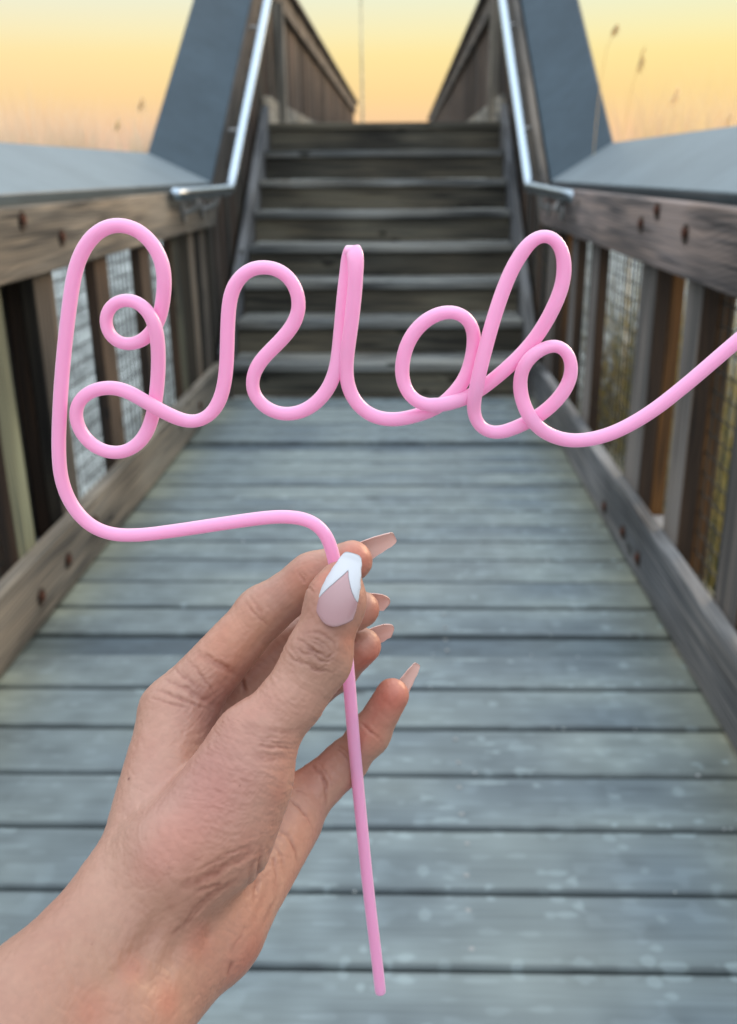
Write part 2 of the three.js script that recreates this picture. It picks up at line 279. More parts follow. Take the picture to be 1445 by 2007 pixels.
function levelRailing(side) {
  const s = side === 'left' ? -1 : 1, X = side === 'left' ? XL : XR, c = CAPS[side];
  const g = thing('deck_railing', side === 'left' ? 'wooden railing with wire mesh and flat grey cap along the left edge of the deck' : 'wooden railing with wire mesh and flat grey cap along the right edge of the deck', 'railing', [X, 0, 0], 'level railings along the deck');
  const at = new THREE.Group(), add = (name, geo, mat) => { geo.translate(-X, 0, 0); return part(name, geo, mat, g); };
  const o = (a, b) => (s < 0 ? [X - b, X - a] : [X + a, X + b]);           // a..b measured outwards from the inner face
  add('rail_cap', capBoard(c.inn, c.out, -0.8, 4.523, 0), capMat);
  add('top_rail', boardZ(...o(0.002, 0.040), 0.803, 0.962, -0.8, 4.50), side === 'left' ? M.grey : M.greyMauve);
  add('top_rail', boardZ(...o(0.142, 0.180), 0.830, 0.99, -0.8, 4.50), M.brown);
  add('toe_board', boardZ(...o(0, 0.040), 0.012, 0.176, -0.8, 4.46), side === 'left' ? M.grey : M.greyCool);
  const P = side === 'left' ? [[2.035, 2.145], [2.345, 2.485]] : [[2.125, 2.255], [2.525, 2.70]];
  const all = [...P.map((p) => [...p, 1]), [P[0][0] + 2.06, P[0][1] + 2.06, 1], [P[1][0] + (side === 'left' ? 1.96 : 1.75), P[1][1] + (side === 'left' ? 1.96 : 1.75), 1]];
  for (const [a, b] of all) {
    const face = side === 'left' ? (a < 2.2 ? M.green : M.postGrey) : M.greyPost, front = side === 'left' ? (a < 2.2 ? M.brown : M.olive) : M.brown;
    add('post', weathered(boardY(...o(0.041, 0.079), a, b, -0.62, 0.955), -s), [face, front]);
    add('post', boardY(...o(0.081, 0.119), a + 0.006, b + 0.004, -0.62, 0.94), side === 'left' ? M.brown : M.orange);
  }
  if (s < 0) add('dark_gap_board', boardY(...o(0.121, 0.155), P[0][0] + 0.05, P[1][1] - 0.03, -0.62, 0.80), M.black);  // near-black board added to make the gap between the posts dark
  add('block', boardZ(...o(0.050, 0.138), 0.06, 0.112, P[0][1] + 0.01, P[1][0] - 0.006), M.greyCool);
  const bal = side === 'left' ? [0.32, 0.77, 1.22, 1.66, 2.83, 3.33, 3.80] : [0.32, 0.77, 1.22, 1.70, 3.30, 3.72];
  for (const b of bal) add('baluster', weathered(boardY(...o(0.043, 0.078), b, b + 0.135, -0.1, 0.93), -s), [side === 'left' ? (b > 3.5 ? M.oliveFace : M.brownFace) : M.greyPost, M.brown]);
  const stops = [-0.3, ...bal.filter((b) => b < 2), P[0][0]]; const far = [P[1][1], ...bal.filter((b) => b > 2), 4.0];
  for (const list of [stops, far]) for (let i = 0; i + 1 < list.length; i++) add('wire_mesh', wirePanel(o(0.084, 0.088)[s < 0 ? 1 : 0], list[i] + 0.05, list[i + 1] + 0.03, 0.02, 0.90), wire);
  const bolts = side === 'left' ? [[0.95, 2.221], [0.898, 2.465], [0.93, 4.25], [0.081, 2.031], [0.093, 2.228], [0.11, 2.456], [0.1, 3.9], [0.08, 1.2]] : [[0.916, 2.574], [0.955, 2.422], [0.917, 2.165], [0.93, 4.2], [0.06, 2.734], [0.075, 2.481], [0.07, 2.302], [0.1, 3.9]];
  for (const [y, d] of bolts) { bolt(g, y > 0.5 ? (s < 0 ? -0.002 : 0.002) : 0, y > 0.5 ? y - 0.02 : y, d, -s); }
  return g;
}
levelRailing('left'); levelRailing('right');

function stairRailing(side) {
  const s = side === 'left' ? -1 : 1, X = side === 'left' ? XL : XR, c = CAPS[side], D0 = 4.523, D1 = topD + 0.75, rise = SLOPE * (D1 - D0);
  const g = thing('stair_railing', side === 'left' ? 'wooden railing rising with the stairs on the left, under a wide sloped grey cap' : 'wooden railing rising with the stairs on the right, under a wide sloped grey cap', 'railing', [X, 0, -D0], 'railings beside the stairs');
  const add = (name, geo, mat) => { geo.translate(-X, 0, D0); return part(name, geo, mat, g); };
  const o = (a, b) => (s < 0 ? [X - b, X - a] : [X + a, X + b]);
  add('rail_cap', capBoard(c.inn, c.out, D0 + 0.001, D1, rise, 0.034), shadedCapMat);
  add('top_rail', boardZ(...o(0.004, 0.042), 0.80, 0.962, D0 - 0.01, D1, rise), M.capWood);
  add('top_rail', boardZ(...o(0.142, 0.180), 0.80, 0.98, D0 - 0.01, D1, rise), M.brown);
  const r = rng(side === 'left' ? 5 : 6);
  for (let i = 0; i < 15; i++) {
    const d = D0 + 0.03 + i * 0.165; if (d > topD + 0.6) break;
    const y = Math.max(0, (d - Z0) * SLOPE - 0.15); add('baluster', boardY(...o(0.044, 0.082), d, d + 0.115, y, 0.93 + (d - D0) * SLOPE), [M.brown, M.dark, M.olive, M.dark][Math.floor(r() * 4)]);
    if (i % 2 === 0) add('baluster', boardY(...o(0.1, 0.138), d + 0.05, d + 0.165, y, 0.93 + (d - D0) * SLOPE), M.brown);
  }
  add('newel', boardY(...(s < 0 ? [-0.885, -0.815] : [0.578, 0.646]), 7.05, 7.12, topY - 0.4, topY + 0.78), M.pale);
  add('newel', boardY(...o(0.044, 0.14), D1 - 0.05, D1 + 0.09, topY - 0.4, topY + 1.02), M.grey);
}
stairRailing('left'); stairRailing('right');

function handrail(side) {
  const P = side === 'left' ? [[-0.842, 0.956, 3.655], [-0.826, 0.957, 3.72], [-0.785, 0.958, 4.3], [-0.780, 0.960, 4.43]] : [[0.628, 0.938, 3.68], [0.612, 0.942, 3.74], [0.562, 0.958, 4.3], [0.556, 0.962, 4.45]];
  const end = side === 'left' ? -0.80 : 0.57, x4 = side === 'left' ? -0.781 : 0.556;
  const g = thing('handrail', side === 'left' ? 'shiny steel pipe handrail on the left side of the stairs, bent level at its foot' : 'shiny steel pipe handrail on the right side of the stairs, bent level at its foot', 'handrail', [P[0][0], P[0][1], -P[0][2]], 'steel handrails of the stairs');
  const pts = P.map((p) => new THREE.Vector3(p[0], p[1], -p[2]));
  const bend = 4.49; for (const d of [4.53, 4.62, 5.2, 5.9, 6.6, 7.2]) pts.push(new THREE.Vector3(x4 + (d > 6.5 ? 0 : 0), 0.972 + (d - bend) * SLOPE, -d));
  const o = pts[0].clone(); const curve = new THREE.CatmullRomCurve3(pts.map((p) => p.clone().sub(o)), false, 'centripetal');
  part('pipe', new THREE.TubeGeometry(curve, 160, 0.0235, 18, false), steel, g);
  const s = side === 'left' ? -1 : 1, X = (side === 'left' ? XL : XR) - o.x;
  const capE = new THREE.SphereGeometry(0.0235, 16, 10); part('end_cap', capE, steel, g);
  for (const d of [3.86, 4.22]) {                                     // brackets bolted to the top rail
    const y = 0.958 - o.y, z = -d - o.z, x = (side === 'left' ? -0.80 - 0.02 * (4.3 - d) : 0.575 + 0.06 * (4.3 - d)) - o.x;
    const plate = new THREE.CylinderGeometry(0.034, 0.036, 0.008, 24); plate.rotateZ(Math.PI / 2); plate.translate(X - s * 0.004, y - 0.075, z);
    const arm = new THREE.TubeGeometry(new THREE.CatmullRomCurve3([new THREE.Vector3(X, y - 0.075, z), new THREE.Vector3(X - s * 0.03, y - 0.07, z), new THREE.Vector3(x, y - 0.045, z), new THREE.Vector3(x, y - 0.015, z)]), 16, 0.009, 8);
    part('bracket', mergeGeometries([plate.toNonIndexed(), arm.toNonIndexed()]), castSteel, g);
  }
  for (const d of [5.0, 5.9, 6.8]) {
    const y = 0.972 + (d - bend) * SLOPE - o.y, z = -d - o.z, x = x4 - o.x;
    const arm = new THREE.TubeGeometry(new THREE.CatmullRomCurve3([new THREE.Vector3(X, y - 0.07, z), new THREE.Vector3(X - s * 0.04, y - 0.068, z), new THREE.Vector3(x, y - 0.04, z), new THREE.Vector3(x, y - 0.01, z)]), 16, 0.009, 8);
    part('bracket', arm, castSteel, g);
  }
}
handrail('left'); handrail('right');

function upperRailing(side) {
  const s = side === 'left' ? -1 : 1, X = side === 'left' ? -0.905 : 0.655, D0 = topD + 0.85, D1 = side === 'left' ? 19.2 : 27;
  const g = thing('upper_railing', side === 'left' ? 'dark close-boarded railing of the upper walk, seen above the stairs on the left' : 'dark close-boarded railing of the upper walk, seen above the stairs on the right', 'railing', [X, topY, -D0], 'railings of the upper walk');
  const add = (name, geo, mat) => { geo.translate(-X, -topY, D0); return part(name, geo, mat, g); };
  const o = (a, b) => (s < 0 ? [X - b, X - a] : [X + a, X + b]);
  const top = topY + 1.0, fall = side === 'left' ? -0.1 : -0.02;
  add('rail_cap', boardZ(...o(-0.05, 0.16), top, top + 0.036, D0 - 0.05, D1, fall), M.capWood);
  add('top_rail', boardZ(...o(-0.002, 0.036), top - 0.15, top - 0.004, D0, D1, fall), M.capWood);
  add('toe_board', boardZ(...o(-0.044, -0.006), topY + 0.01, topY + 0.17, D0 - 0.62, D1), M.pale);
  const mats = [M.picket, M.dark, M.picket, M.brown], r = rng(s + 9), rest = [];
  for (let i = 0; ; i++) {
    const d = D0 + 0.02 + i * 0.128; if (d > D1 - 0.1) break;
    const geo = boardY(...o(0.040 + 0.014 * r(), 0.070), d, d + 0.106 + 0.006 * r(), topY - 0.1, top - 0.02 + fall * (d - D0) / (D1 - D0));
    if (i < 44) add('picket', geo, mats[Math.floor(r() * 4)]); else rest.push(geo);
  }
  add('far_pickets', mergeGeometries(rest), M.picket).userData.kind = 'stuff';
}
upperRailing('left'); upperRailing('right');

{ // the pole at the end of the upper walk
  const g = thing('pole', 'slim pale pole rising against the sky at the end of the upper walk', 'pole', [-0.80, topY - 0.2, -19.6]);
  const pm = wood(1.25, 1.12, 0.72); part('shaft', new THREE.CylinderGeometry(0.018, 0.024, 6.4, 14).translate(0, 3.2, 0), pm, g);
  part('collar', new THREE.CylinderGeometry(0.035, 0.045, 0.3, 14).translate(0, 0.15, 0), pm, g);
}

// ---------------------------------------------------------------- dune plants
const straw = (r, g, b, t) => { const m = new THREE.MeshPhysicalMaterial({ roughness: 0.95, transmission: t, thickness: 0, side: THREE.DoubleSide }); m.color.setRGB(r, g, b); return m; };
const oatMat = straw(0.80, 0.62, 0.30, 0.75), bladeTan = straw(0.30, 0.245, 0.13, 0.3), bladeGreen = straw(0.13, 0.15, 0.055, 0.3), bladeYellow = straw(0.50, 0.37, 0.07, 0.45);
function bladeGeo(h, w, bend, r, steps = 4) {   // one arching leaf blade, folded along its middle
  const pos = [], idx = [];
  for (let i = 0; i <= steps; i++) { const t = i / steps, x = bend * t * t * h, y = h * (t - 0.18 * bend * t * t), ww = w * (1 - t) * (0.6 + 0.4 * Math.sin(Math.PI * Math.min(1, t * 1.6))) + 0.0004; pos.push(x, y, -ww / 2, x + ww * 0.25, y, 0, x, y, ww / 2); }
  for (let i = 0; i < steps; i++) for (const k of [0, 1]) { const a = i * 3 + k; idx.push(a, a + 1, a + 3, a + 1, a + 4, a + 3); }
  const g = new THREE.BufferGeometry(); g.setAttribute('position', new THREE.Float32BufferAttribute(pos, 3)); g.setIndex(idx); g.computeVertexNormals(); g.rotateY(r); return g;
}
function oat(x, y, z, h, lean, seed, label, head = 0.16, group, mat = oatMat) {     // a sea oat: stem, drooping seed head of many flat spikelets, two leaves
  const r = rng(seed), g = thing('sea_oat', label, 'grass stalk', [x, y, z], group);
  const tip = new THREE.Vector3(lean * h, h, 0.02 * h), c = new THREE.CatmullRomCurve3([new THREE.Vector3(), new THREE.Vector3(lean * h * 0.25, h * 0.5, 0), tip, tip.clone().add(new THREE.Vector3(lean * 0.35 + 0.03, head * 0.8, 0.01))]);
  part('stem', new THREE.TubeGeometry(c, 18, 0.0015, 5), mat, g);
  const sp = []; for (let i = 0; i < 26; i++) {
    const t = 1 - (head / (h + head)) * (0.02 + 0.98 * r()) * 1.5, p = c.getPoint(Math.min(1, t)), L = 0.018 + 0.02 * r();
    const q = new THREE.SphereGeometry(1, 5, 4); q.scale(0.0036, L / 2, 0.0018); q.translate(0, -L / 2, 0); q.rotateZ((r() - 0.5) * 1.6); q.rotateY(r() * 6.28); q.translate(p.x, p.y, p.z); sp.push(q);
  }
  part('seed_head', mergeGeometries(sp), mat, g);
  part('leaf', bladeGeo(h * 0.55, 0.008, 0.6, r() * 6), bladeTan, g); part('leaf', bladeGeo(h * 0.45, 0.008, 0.9, r() * 6), bladeTan, g);
}
const paleOat = straw(0.95, 0.80, 0.55, 0.8);
// right: tall seed heads beyond the railing
const oy = (x, z) => groundAt(x, -z) - 0.02;
for (const [x, yt, d, lean, seed, label, head] of [
  [0.968, 1.50, 4.46, 0.035, 3, 'sea oat with the densest brown seed head, right of the right sloped cap', 0.22],
  [0.86, 1.60, 4.50, 0.02, 8, 'tallest sea oat, bent right, against the edge of the right sloped cap', 0.12],
  [0.99, 1.12, 4.3, -0.01, 14, 'short leaning sea oat low beside the foot of the right sloped cap', 0.14],
  [1.17, 1.36, 4.6, 0.01, 21, 'pale sea oat standing between the dark seed head and the right edge of the picture', 0.2],
  [1.44, 1.26, 4.7, 0.03, 25, 'faint sea oat farthest right above the flat right rail cap', 0.2],
]) { const z = -d, y = oy(x, z); oat(x - lean * (yt - y - head), y, z, yt - y - head * 0.7, lean, seed, label, head, 'sea oats on the right dune', seed > 10 ? paleOat : oatMat); }
for (const [x, yt, d, lean, seed, label, head] of [
  [-1.22, 1.34, 4.6, 0.06, 33, 'tall sea oat leaning right beside the left sloped cap', 0.16],
  [-1.30, 1.25, 4.6, -0.05, 34, 'sea oat leaning left, next to the taller one beside the left sloped cap', 0.13],
]) { const z = -d, y = oy(x, z); oat(x - lean * (yt - y - head), y, z, yt - y - head * 0.7, lean, seed, label, head, 'sea oats on the left dune', paleOat); }
function tuft(x, d, h, n, spread, seed, label, mats, group) {
  const r = rng(seed), y = groundAt(x, d) - 0.02, g = thing('dune_grass', label, 'grass clump', [x, y, -d], group);
  mats.forEach((m, k) => { const gs = []; for (let i = 0; i < n; i++) { const b = bladeGeo(h * (0.55 + 0.45 * r()), 0.006 + 0.004 * r(), 0.15 + 0.5 * r(), r() * 6.28); const a = r() * 6.28, q = Math.sqrt(r()) * spread; b.translate(Math.cos(a) * q, 0, Math.sin(a) * q); gs.push(b); } part(['blades', 'dry_blades', 'pale_blades'][k], mergeGeometries(gs), m, g); });
}
const pale = straw(0.78, 0.66, 0.48, 0.6), duneTan = straw(0.62, 0.46, 0.30, 0.5);
tuft(-3.72, 9.2, 1.08, 420, 0.50, 51, 'pale dune grass clump at the left edge of the picture above the left rail cap', [duneTan, pale], 'pale grass clumps on the left dune');
tuft(-3.05, 9.3, 0.98, 300, 0.30, 52, 'pale dune grass clump, second from the left above the left rail cap', [duneTan, pale], 'pale grass clumps on the left dune');
tuft(-2.42, 9.1, 0.94, 200, 0.20, 53, 'pale dune grass clump nearest the left sloped cap', [duneTan, pale], 'pale grass clumps on the left dune');
tuft(2.55, 9.2, 1.15, 260, 0.6, 54, 'golden dune grass clump above the flat right rail cap', [duneTan, oatMat], 'golden grass on the right dune');
{
  const greens = [bladeGreen, bladeTan, bladeYellow], lab = ['nearest', 'second', 'third', 'fourth', 'fifth', 'farthest'];
  [[1.35, 2.0], [1.22, 2.75], [1.65, 3.1], [1.18, 3.5], [1.55, 4.1], [1.25, 4.6]].forEach(([x, d], i) => tuft(x, d, 0.98 + 0.1 * (i % 3), 170, 0.32, 70 + i, lab[i] + ' brown and green grass clump behind the wire mesh of the right railing', greens, 'grass clumps behind the right railing'));
  [[-1.75, 1.9], [-1.9, 3.0]].forEach(([x, d], i) => tuft(x, d, 0.35, 30, 0.2, 90 + i, ['nearer', 'farther'][i] + ' low sparse grass clump behind the wire mesh of the left railing', [bladeTan, bladeGreen], 'grass clumps behind the left railing'));
  // fallen leaves and stems on the ground to the right
  const r = rng(8), gs = []; for (let i = 0; i < 900; i++) { const x = 0.85 + 1.8 * r() * r(), d = 0.6 + 4.4 * r(), b = bladeGeo(0.05 + 0.12 * r(), 0.012, 0.3, r() * 6.28, 2); b.rotateZ(1.2 + 0.5 * (r() - 0.5)); b.rotateY(r() * 6.28); b.translate(x, groundAt(x, d) + 0.012, -d); gs.push(b); }
  const m = mesh('leaf_litter', mergeGeometries(gs), bladeTan, scene, true); tag(m, 'brown leaf litter on the sand behind the right railing', 'leaf litter', null, 'stuff');
}

// ---------------------------------------------------------------- the drinking straw bent into the word Bride
// millimetres in the straw's own upright plane: [right, up, towards the viewer], from the foot of the stem to the tail of the e
{
  const O = new THREE.Vector3(-0.0091,0.7214,-0.29);
  const STEM = [[0,0,0], [-0.9,11.3,0], [-2,24.2,0], [-4.3,51.4,0], [-6.6,84.2,0], [-8.7,117.2,0], [-10,142.1,0], [-11.1,160,0], [-12.5,175.3,0], [-14,186.5,0], [-15.8,194.2,0], [-18.9,199.1,0], [-23,201.4,0], [-29.4,202.3,0], [-36.4,201.9,0], [-50,199.9,0], [-67.1,197.2,0], [-79.2,195.7,0], [-88.5,196.2,0], [-95.4,199.8,0], [-100.3,207.2,0], [-102.2,215.1,0], [-102,223.7,0]];
  const LETTER_B = [[-99.8,238.8,0], [-96.8,254.2,0], [-93.7,267.6,0], [-90.4,279.8,0], [-87.4,286.4,0], [-83.2,291.4,0], [-78.6,294,0], [-74.3,294.3,0], [-69.9,292.9,0], [-65.9,289.1,0], [-63.5,284.1,0], [-63.1,279.6,0], [-63.9,274.2,-1], [-65.8,267.9,-2.4], [-68.1,263.2,-2.4], [-71.1,260.2,-1.6], [-74.7,258.6,-1], [-77.9,258.8,0], [-80.8,260.4,0], [-82.4,263.4,0], [-82.4,267.2,0], [-80.7,270.5,0], [-77.2,272.4,0], [-72.8,272.5,1], [-69.2,270.4,2], [-66.8,266.3,2.4], [-66.4,260,1.5], [-67.3,251.8,0], [-69,243.4,-1.5], [-71.1,235.7,-2.4], [-73.1,230.8,-2], [-75.6,227.2,-1], [-79.4,224.7,0], [-83.9,223.9,0], [-89.2,225.4,0], [-93.1,229.1,0], [-95,233.8,0], [-94.9,238.5,0]];
  const LETTER_R = [[-92.5,242.3,0], [-88.2,244.7,0], [-83.1,245.5,0], [-77.3,244.5,1.5], [-69.5,240,2.4], [-63.7,236.2,1], [-58.4,234.1,0], [-53.4,235.5,0], [-49.4,239.9,0], [-47,246.6,0], [-45.7,254.9,0], [-44.7,265.9,0], [-43.1,274.7,0], [-40,279.4,0], [-36.1,281.8,0], [-31.7,282,0], [-27.5,280.8,0], [-24.1,277.2,0], [-22.6,272.2,0], [-23.4,267,0], [-26.9,261.9,0], [-31.3,257.6,0], [-35.7,253.3,0], [-37.9,249.2,0], [-38.5,244.5,0], [-36.3,240.4,0], [-32.1,237.4,0], [-27.1,236.6,0], [-21.4,238.2,0], [-16.5,242.2,0], [-13.3,247.2,0], [-11.6,252.8,-0.5]];
  const LETTER_I = [[-10.4,262.3,-2.2], [-9.2,273,-3], [-7.9,282.1,-3.6], [-6.9,286,-2.6], [-6,287.2,0], [-5.2,286.4,2.4], [-5.1,282.6,3], [-5.6,275.2,2.6], [-7,264.5,1.8], [-8.5,254.9,0.6], [-8.8,248.1,0], [-7.3,242.6,0], [-3.9,238.1,0], [0.9,235.4,0], [7.2,234.8,-0.6], [12.8,235.7,-2]];
  const LETTER_D = [[19.8,238.2,-2.6], [24.5,242.4,-2.4], [28.3,247.6,-2.4], [30.3,254.3,-2.4], [30.8,260.7,-2], [29.6,264.9,-1], [26.7,267.9,0], [22.7,268.7,0], [18.1,267.5,0], [13.4,264,0], [10,258.7,0], [8.5,252.4,0], [8.6,247.6,0], [10.5,243.2,1], [13.9,240.6,2], [18.5,239.9,2.4], [24.4,240.7,1], [28.8,241.6,-1.6], [33.5,244.3,-2.4], [40.1,249.9,-2], [45.9,255.5,-2.4], [50.4,261.6,-1.6], [54.2,269.5,0], [56.7,277.2,0], [56.6,283.9,0], [54.7,288.8,0], [51.1,291,0], [47.8,290.2,0], [44.7,286.8,0], [41,280.4,0], [37.3,270.3,1], [34.4,259.8,2], [32.3,250.5,2.6], [31.1,243.2,2.2], [30.9,237.4,0]];
  const LETTER_E = [[32.3,233.4,0], [34.9,231.1,0], [38.5,230.4,0], [43.3,231.4,-1.4], [48,233.3,-2.4], [52.6,236.4,-1.6], [56.9,241.1,0], [60.1,246.1,0], [61,251,0], [59.5,256.1,0], [55.9,258.6,0], [50.8,257.3,1.4], [47.1,254.6,2.2], [45.2,250.7,1.6], [45,245.6,0.6], [46.5,239.6,1.4], [50,233.9,2.2], [55.4,230,1], [61.8,228,0], [69.3,228.7,0], [77.1,231.5,0], [87,237.8,0], [97.1,246.6,0], [107,256.1,0], [115.3,264.1,0], [123.3,272.6,0], [128.5,278.2,0]];
  const g = thing('drinking_straw', 'pink plastic drinking straw bent to spell the word Bride, held upright in the hand', 'straw', O.toArray());
  const P = [STEM, LETTER_B, LETTER_R, LETTER_I, LETTER_D, LETTER_E].flat().map((p) => new THREE.Vector3(p[0], p[1], p[2]).multiplyScalar(0.001));
  const pts = new THREE.CatmullRomCurve3(P, false, 'centripetal').getSpacedPoints(900);
  for (let k = 0; k < 3; k++) { const q = pts.map((p) => p.clone()); for (let i = 2; i < pts.length - 2; i++) pts[i].set(0, 0, 0).addScaledVector(q[i - 2], 0.1).addScaledVector(q[i - 1], 0.22).addScaledVector(q[i], 0.36).addScaledVector(q[i + 1], 0.22).addScaledVector(q[i + 2], 0.1); }
  // tube with parallel-carried frames; where it is bent tightest it flattens a little, as a soft tube does
  const N = pts.length, S = 22, R = 0.00224, wall = 0.0006, T = pts.map((p, i) => pts[Math.min(N - 1, i + 1)].clone().sub(pts[Math.max(0, i - 1)]).normalize());
  const curv = pts.map((p, i) => { const a = T[Math.max(0, i - 2)], b = T[Math.min(N - 1, i + 2)]; return b.clone().sub(a).length() / (4 * pts[0].distanceTo(pts[1])); });
  const Z = new THREE.Vector3(0, 0, 1), pos = [], idx = [], nor = [];
  for (const inner of [0, 1]) for (let i = 0; i < N; i++) {
    let c = 0; for (let j = -4; j <= 4; j++) c += curv[clamp(i + j, 0, N - 1)] / 9;
    const flat = clamp((c - 60) / 500, 0, 0.34), n1 = new THREE.Vector3().crossVectors(T[i], Z); if (n1.lengthSq() < 0.05) n1.set(1, 0, 0); n1.normalize(); const n2 = new THREE.Vector3().crossVectors(n1, T[i]).normalize();
    const bendV = T[Math.min(N - 1, i + 2)].clone().sub(T[Math.max(0, i - 2)]), along = Math.abs(bendV.clone().normalize().dot(n2)), r = R - inner * wall;
    const f1 = along > 0.6 ? 1 + flat * 0.55 : 1 - flat, f2 = along > 0.6 ? 1 - flat : 1 + flat * 0.55;
    for (let k = 0; k < S; k++) { const a = k / S * 2 * Math.PI, v = n1.clone().multiplyScalar(Math.cos(a) * r * f1).addScaledVector(n2, Math.sin(a) * r * f2); pos.push(pts[i].x + v.x, pts[i].y + v.y, pts[i].z + v.z); }
  }
  for (const inner of [0, 1]) for (let i = 0; i < N - 1; i++) for (let k = 0; k < S; k++) { const b = inner * N * S, a0 = b + i * S + k, a1 = b + i * S + (k + 1) % S, c0 = a0 + S, c1 = a1 + S; inner ? idx.push(a0, c0, a1, a1, c0, c1) : idx.push(a0, a1, c0, a1, c1, c0); }
  for (let k = 0; k < S; k++) { const a0 = k, a1 = (k + 1) % S, b0 = N * S + k, b1 = N * S + (k + 1) % S; idx.push(a0, b0, a1, a1, b0, b1); const e = (N - 1) * S; idx.push(a0 + e, a1 + e, b0 + e, a1 + e, b1 + e, b0 + e); }
  const geo = new THREE.BufferGeometry(); geo.setAttribute('position', new THREE.Float32BufferAttribute(pos, 3)); geo.setIndex(idx); geo.computeVertexNormals();
  const pink = new THREE.MeshPhysicalMaterial({ roughness: 0.75, specularIntensity: 0.9, transmission: 0.55, thickness: 0, clearcoat: 1.0, clearcoatRoughness: 0.12, side: THREE.DoubleSide }); pink.color.setRGB(1.0, 0.62, 0.85);
  part('tube', geo, pink, g);
}

// ---------------------------------------------------------------- the hand
//HAND_BEGIN
const PALM = [{ a: [-0.1197,0.8007,-0.1431], b: [-0.1007,0.8135,-0.1907], ra: 0.019, rb: 0.018 },
  { a: [-0.1007,0.8135,-0.1907], b: [-0.0835,0.8212,-0.2236], ra: 0.018, rb: 0.0173 },
  { a: [-0.102,0.7953,-0.149], b: [-0.0815,0.8048,-0.1954], ra: 0.018, rb: 0.016 },
  { a: [-0.0815,0.8048,-0.1954], b: [-0.0668,0.8032,-0.2303], ra: 0.016, rb: 0.016399999999999998 },
  { a: [-0.1007,0.8135,-0.1907], b: [-0.0748,0.8138,-0.2265], ra: 0.016, rb: 0.017 },
  { a: [-0.0804,0.8234,-0.2319], b: [-0.0773,0.8559,-0.2778], ra: 0.015, rb: 0.012 },
  { a: [-0.0742,0.8101,-0.2358], b: [-0.0739,0.8394,-0.2963], ra: 0.015, rb: 0.012 },
  { a: [-0.0656,0.8048,-0.2394], b: [-0.0626,0.8247,-0.302], ra: 0.014, rb: 0.012 },
  { a: [-0.0599,0.8047,-0.2395], b: [-0.0428,0.8108,-0.2815], ra: 0.0155, rb: 0.0132 },
  { a: [-0.1197,0.8007,-0.1431], b: [-0.1502,0.7801,-0.0669], ra: 0.019, rb: 0.026 },
  { a: [-0.102,0.7953,-0.149], b: [-0.1348,0.7802,-0.0747], ra: 0.018, rb: 0.024 }], THUMB = [{ a: [-0.0801,0.8144,-0.2218], b: [-0.0682,0.8335,-0.2316], ra: 0.0166, rb: 0.017 },
  { a: [-0.0682,0.8335,-0.2316], b: [-0.0471,0.861,-0.2537], ra: 0.017, rb: 0.012 },
  { a: [-0.0471,0.861,-0.2537], b: [-0.035,0.8725,-0.2624], ra: 0.012, rb: 0.009 },
  { a: [-0.035,0.8725,-0.2624], b: [-0.0276,0.8828,-0.2685], ra: 0.009, rb: 0.0099 },
  { a: [-0.0276,0.8828,-0.2685], b: [-0.022,0.8992,-0.2766], ra: 0.0099, rb: 0.0087 },
  { a: [-0.022,0.8992,-0.2766], b: [-0.0206,0.9042,-0.2816], ra: 0.0087, rb: 0.0066 },
  { a: [-0.0568,0.8374,-0.2386], b: [-0.0494,0.851,-0.2469], ra: 0.017, rb: 0.015 }], FINGERS = [[
  { a: [-0.0779,0.8565,-0.279], b: [-0.0495,0.8849,-0.2984], ra: 0.0115, rb: 0.0088 },
  { a: [-0.0495,0.8849,-0.2984], b: [-0.0319,0.8972,-0.3007], ra: 0.0088, rb: 0.0081 },
  { a: [-0.0319,0.8972,-0.3007], b: [-0.0179,0.9034,-0.3011], ra: 0.0081, rb: 0.0072 }], [
  { a: [-0.073,0.842,-0.2973], b: [-0.044,0.8645,-0.3136], ra: 0.0105, rb: 0.0086 },
  { a: [-0.044,0.8645,-0.3136], b: [-0.0283,0.8737,-0.3109], ra: 0.0086, rb: 0.0078 },
  { a: [-0.0283,0.8737,-0.3109], b: [-0.0153,0.8817,-0.3077], ra: 0.0078, rb: 0.0066 }], [
  { a: [-0.0631,0.8257,-0.3055], b: [-0.04,0.8363,-0.3205], ra: 0.0105, rb: 0.008400000000000001 },
  { a: [-0.04,0.8363,-0.3205], b: [-0.0255,0.852,-0.3169], ra: 0.008400000000000001, rb: 0.0076 },
  { a: [-0.0255,0.852,-0.3169], b: [-0.015,0.8641,-0.313], ra: 0.0076, rb: 0.0068 }], [
  { a: [-0.0438,0.8085,-0.2859], b: [-0.0219,0.8225,-0.2989], ra: 0.011, rb: 0.0076 },
  { a: [-0.0219,0.8225,-0.2989], b: [-0.0127,0.8341,-0.3001], ra: 0.0076, rb: 0.007 },
  { a: [-0.0127,0.8341,-0.3001], b: [-0.0041,0.85,-0.3018], ra: 0.007, rb: 0.0062 }]];
function roundCone(px, py, pz, c) {
  const bx = c.b[0] - c.a[0], by = c.b[1] - c.a[1], bz = c.b[2] - c.a[2], l2 = bx * bx + by * by + bz * bz, rr = c.ra - c.rb, a2 = l2 - rr * rr, il2 = 1 / l2;
  const x = px - c.a[0], y = py - c.a[1], z = pz - c.a[2], yy = x * bx + y * by + z * bz, zz = yy - l2;
  const qx = x * l2 - bx * yy, qy = y * l2 - by * yy, qz = z * l2 - bz * yy, x2 = qx * qx + qy * qy + qz * qz, y2 = yy * yy * l2, z2 = zz * zz * l2, k = Math.sign(rr) * rr * rr * x2;
  if (Math.sign(zz) * a2 * z2 > k) return Math.sqrt(x2 + z2) * il2 - c.rb;
  if (Math.sign(yy) * a2 * y2 < k) return Math.sqrt(x2 + y2) * il2 - c.ra;
  return (Math.sqrt(x2 * a2 * il2) + yy * rr) * il2 - c.ra;
}
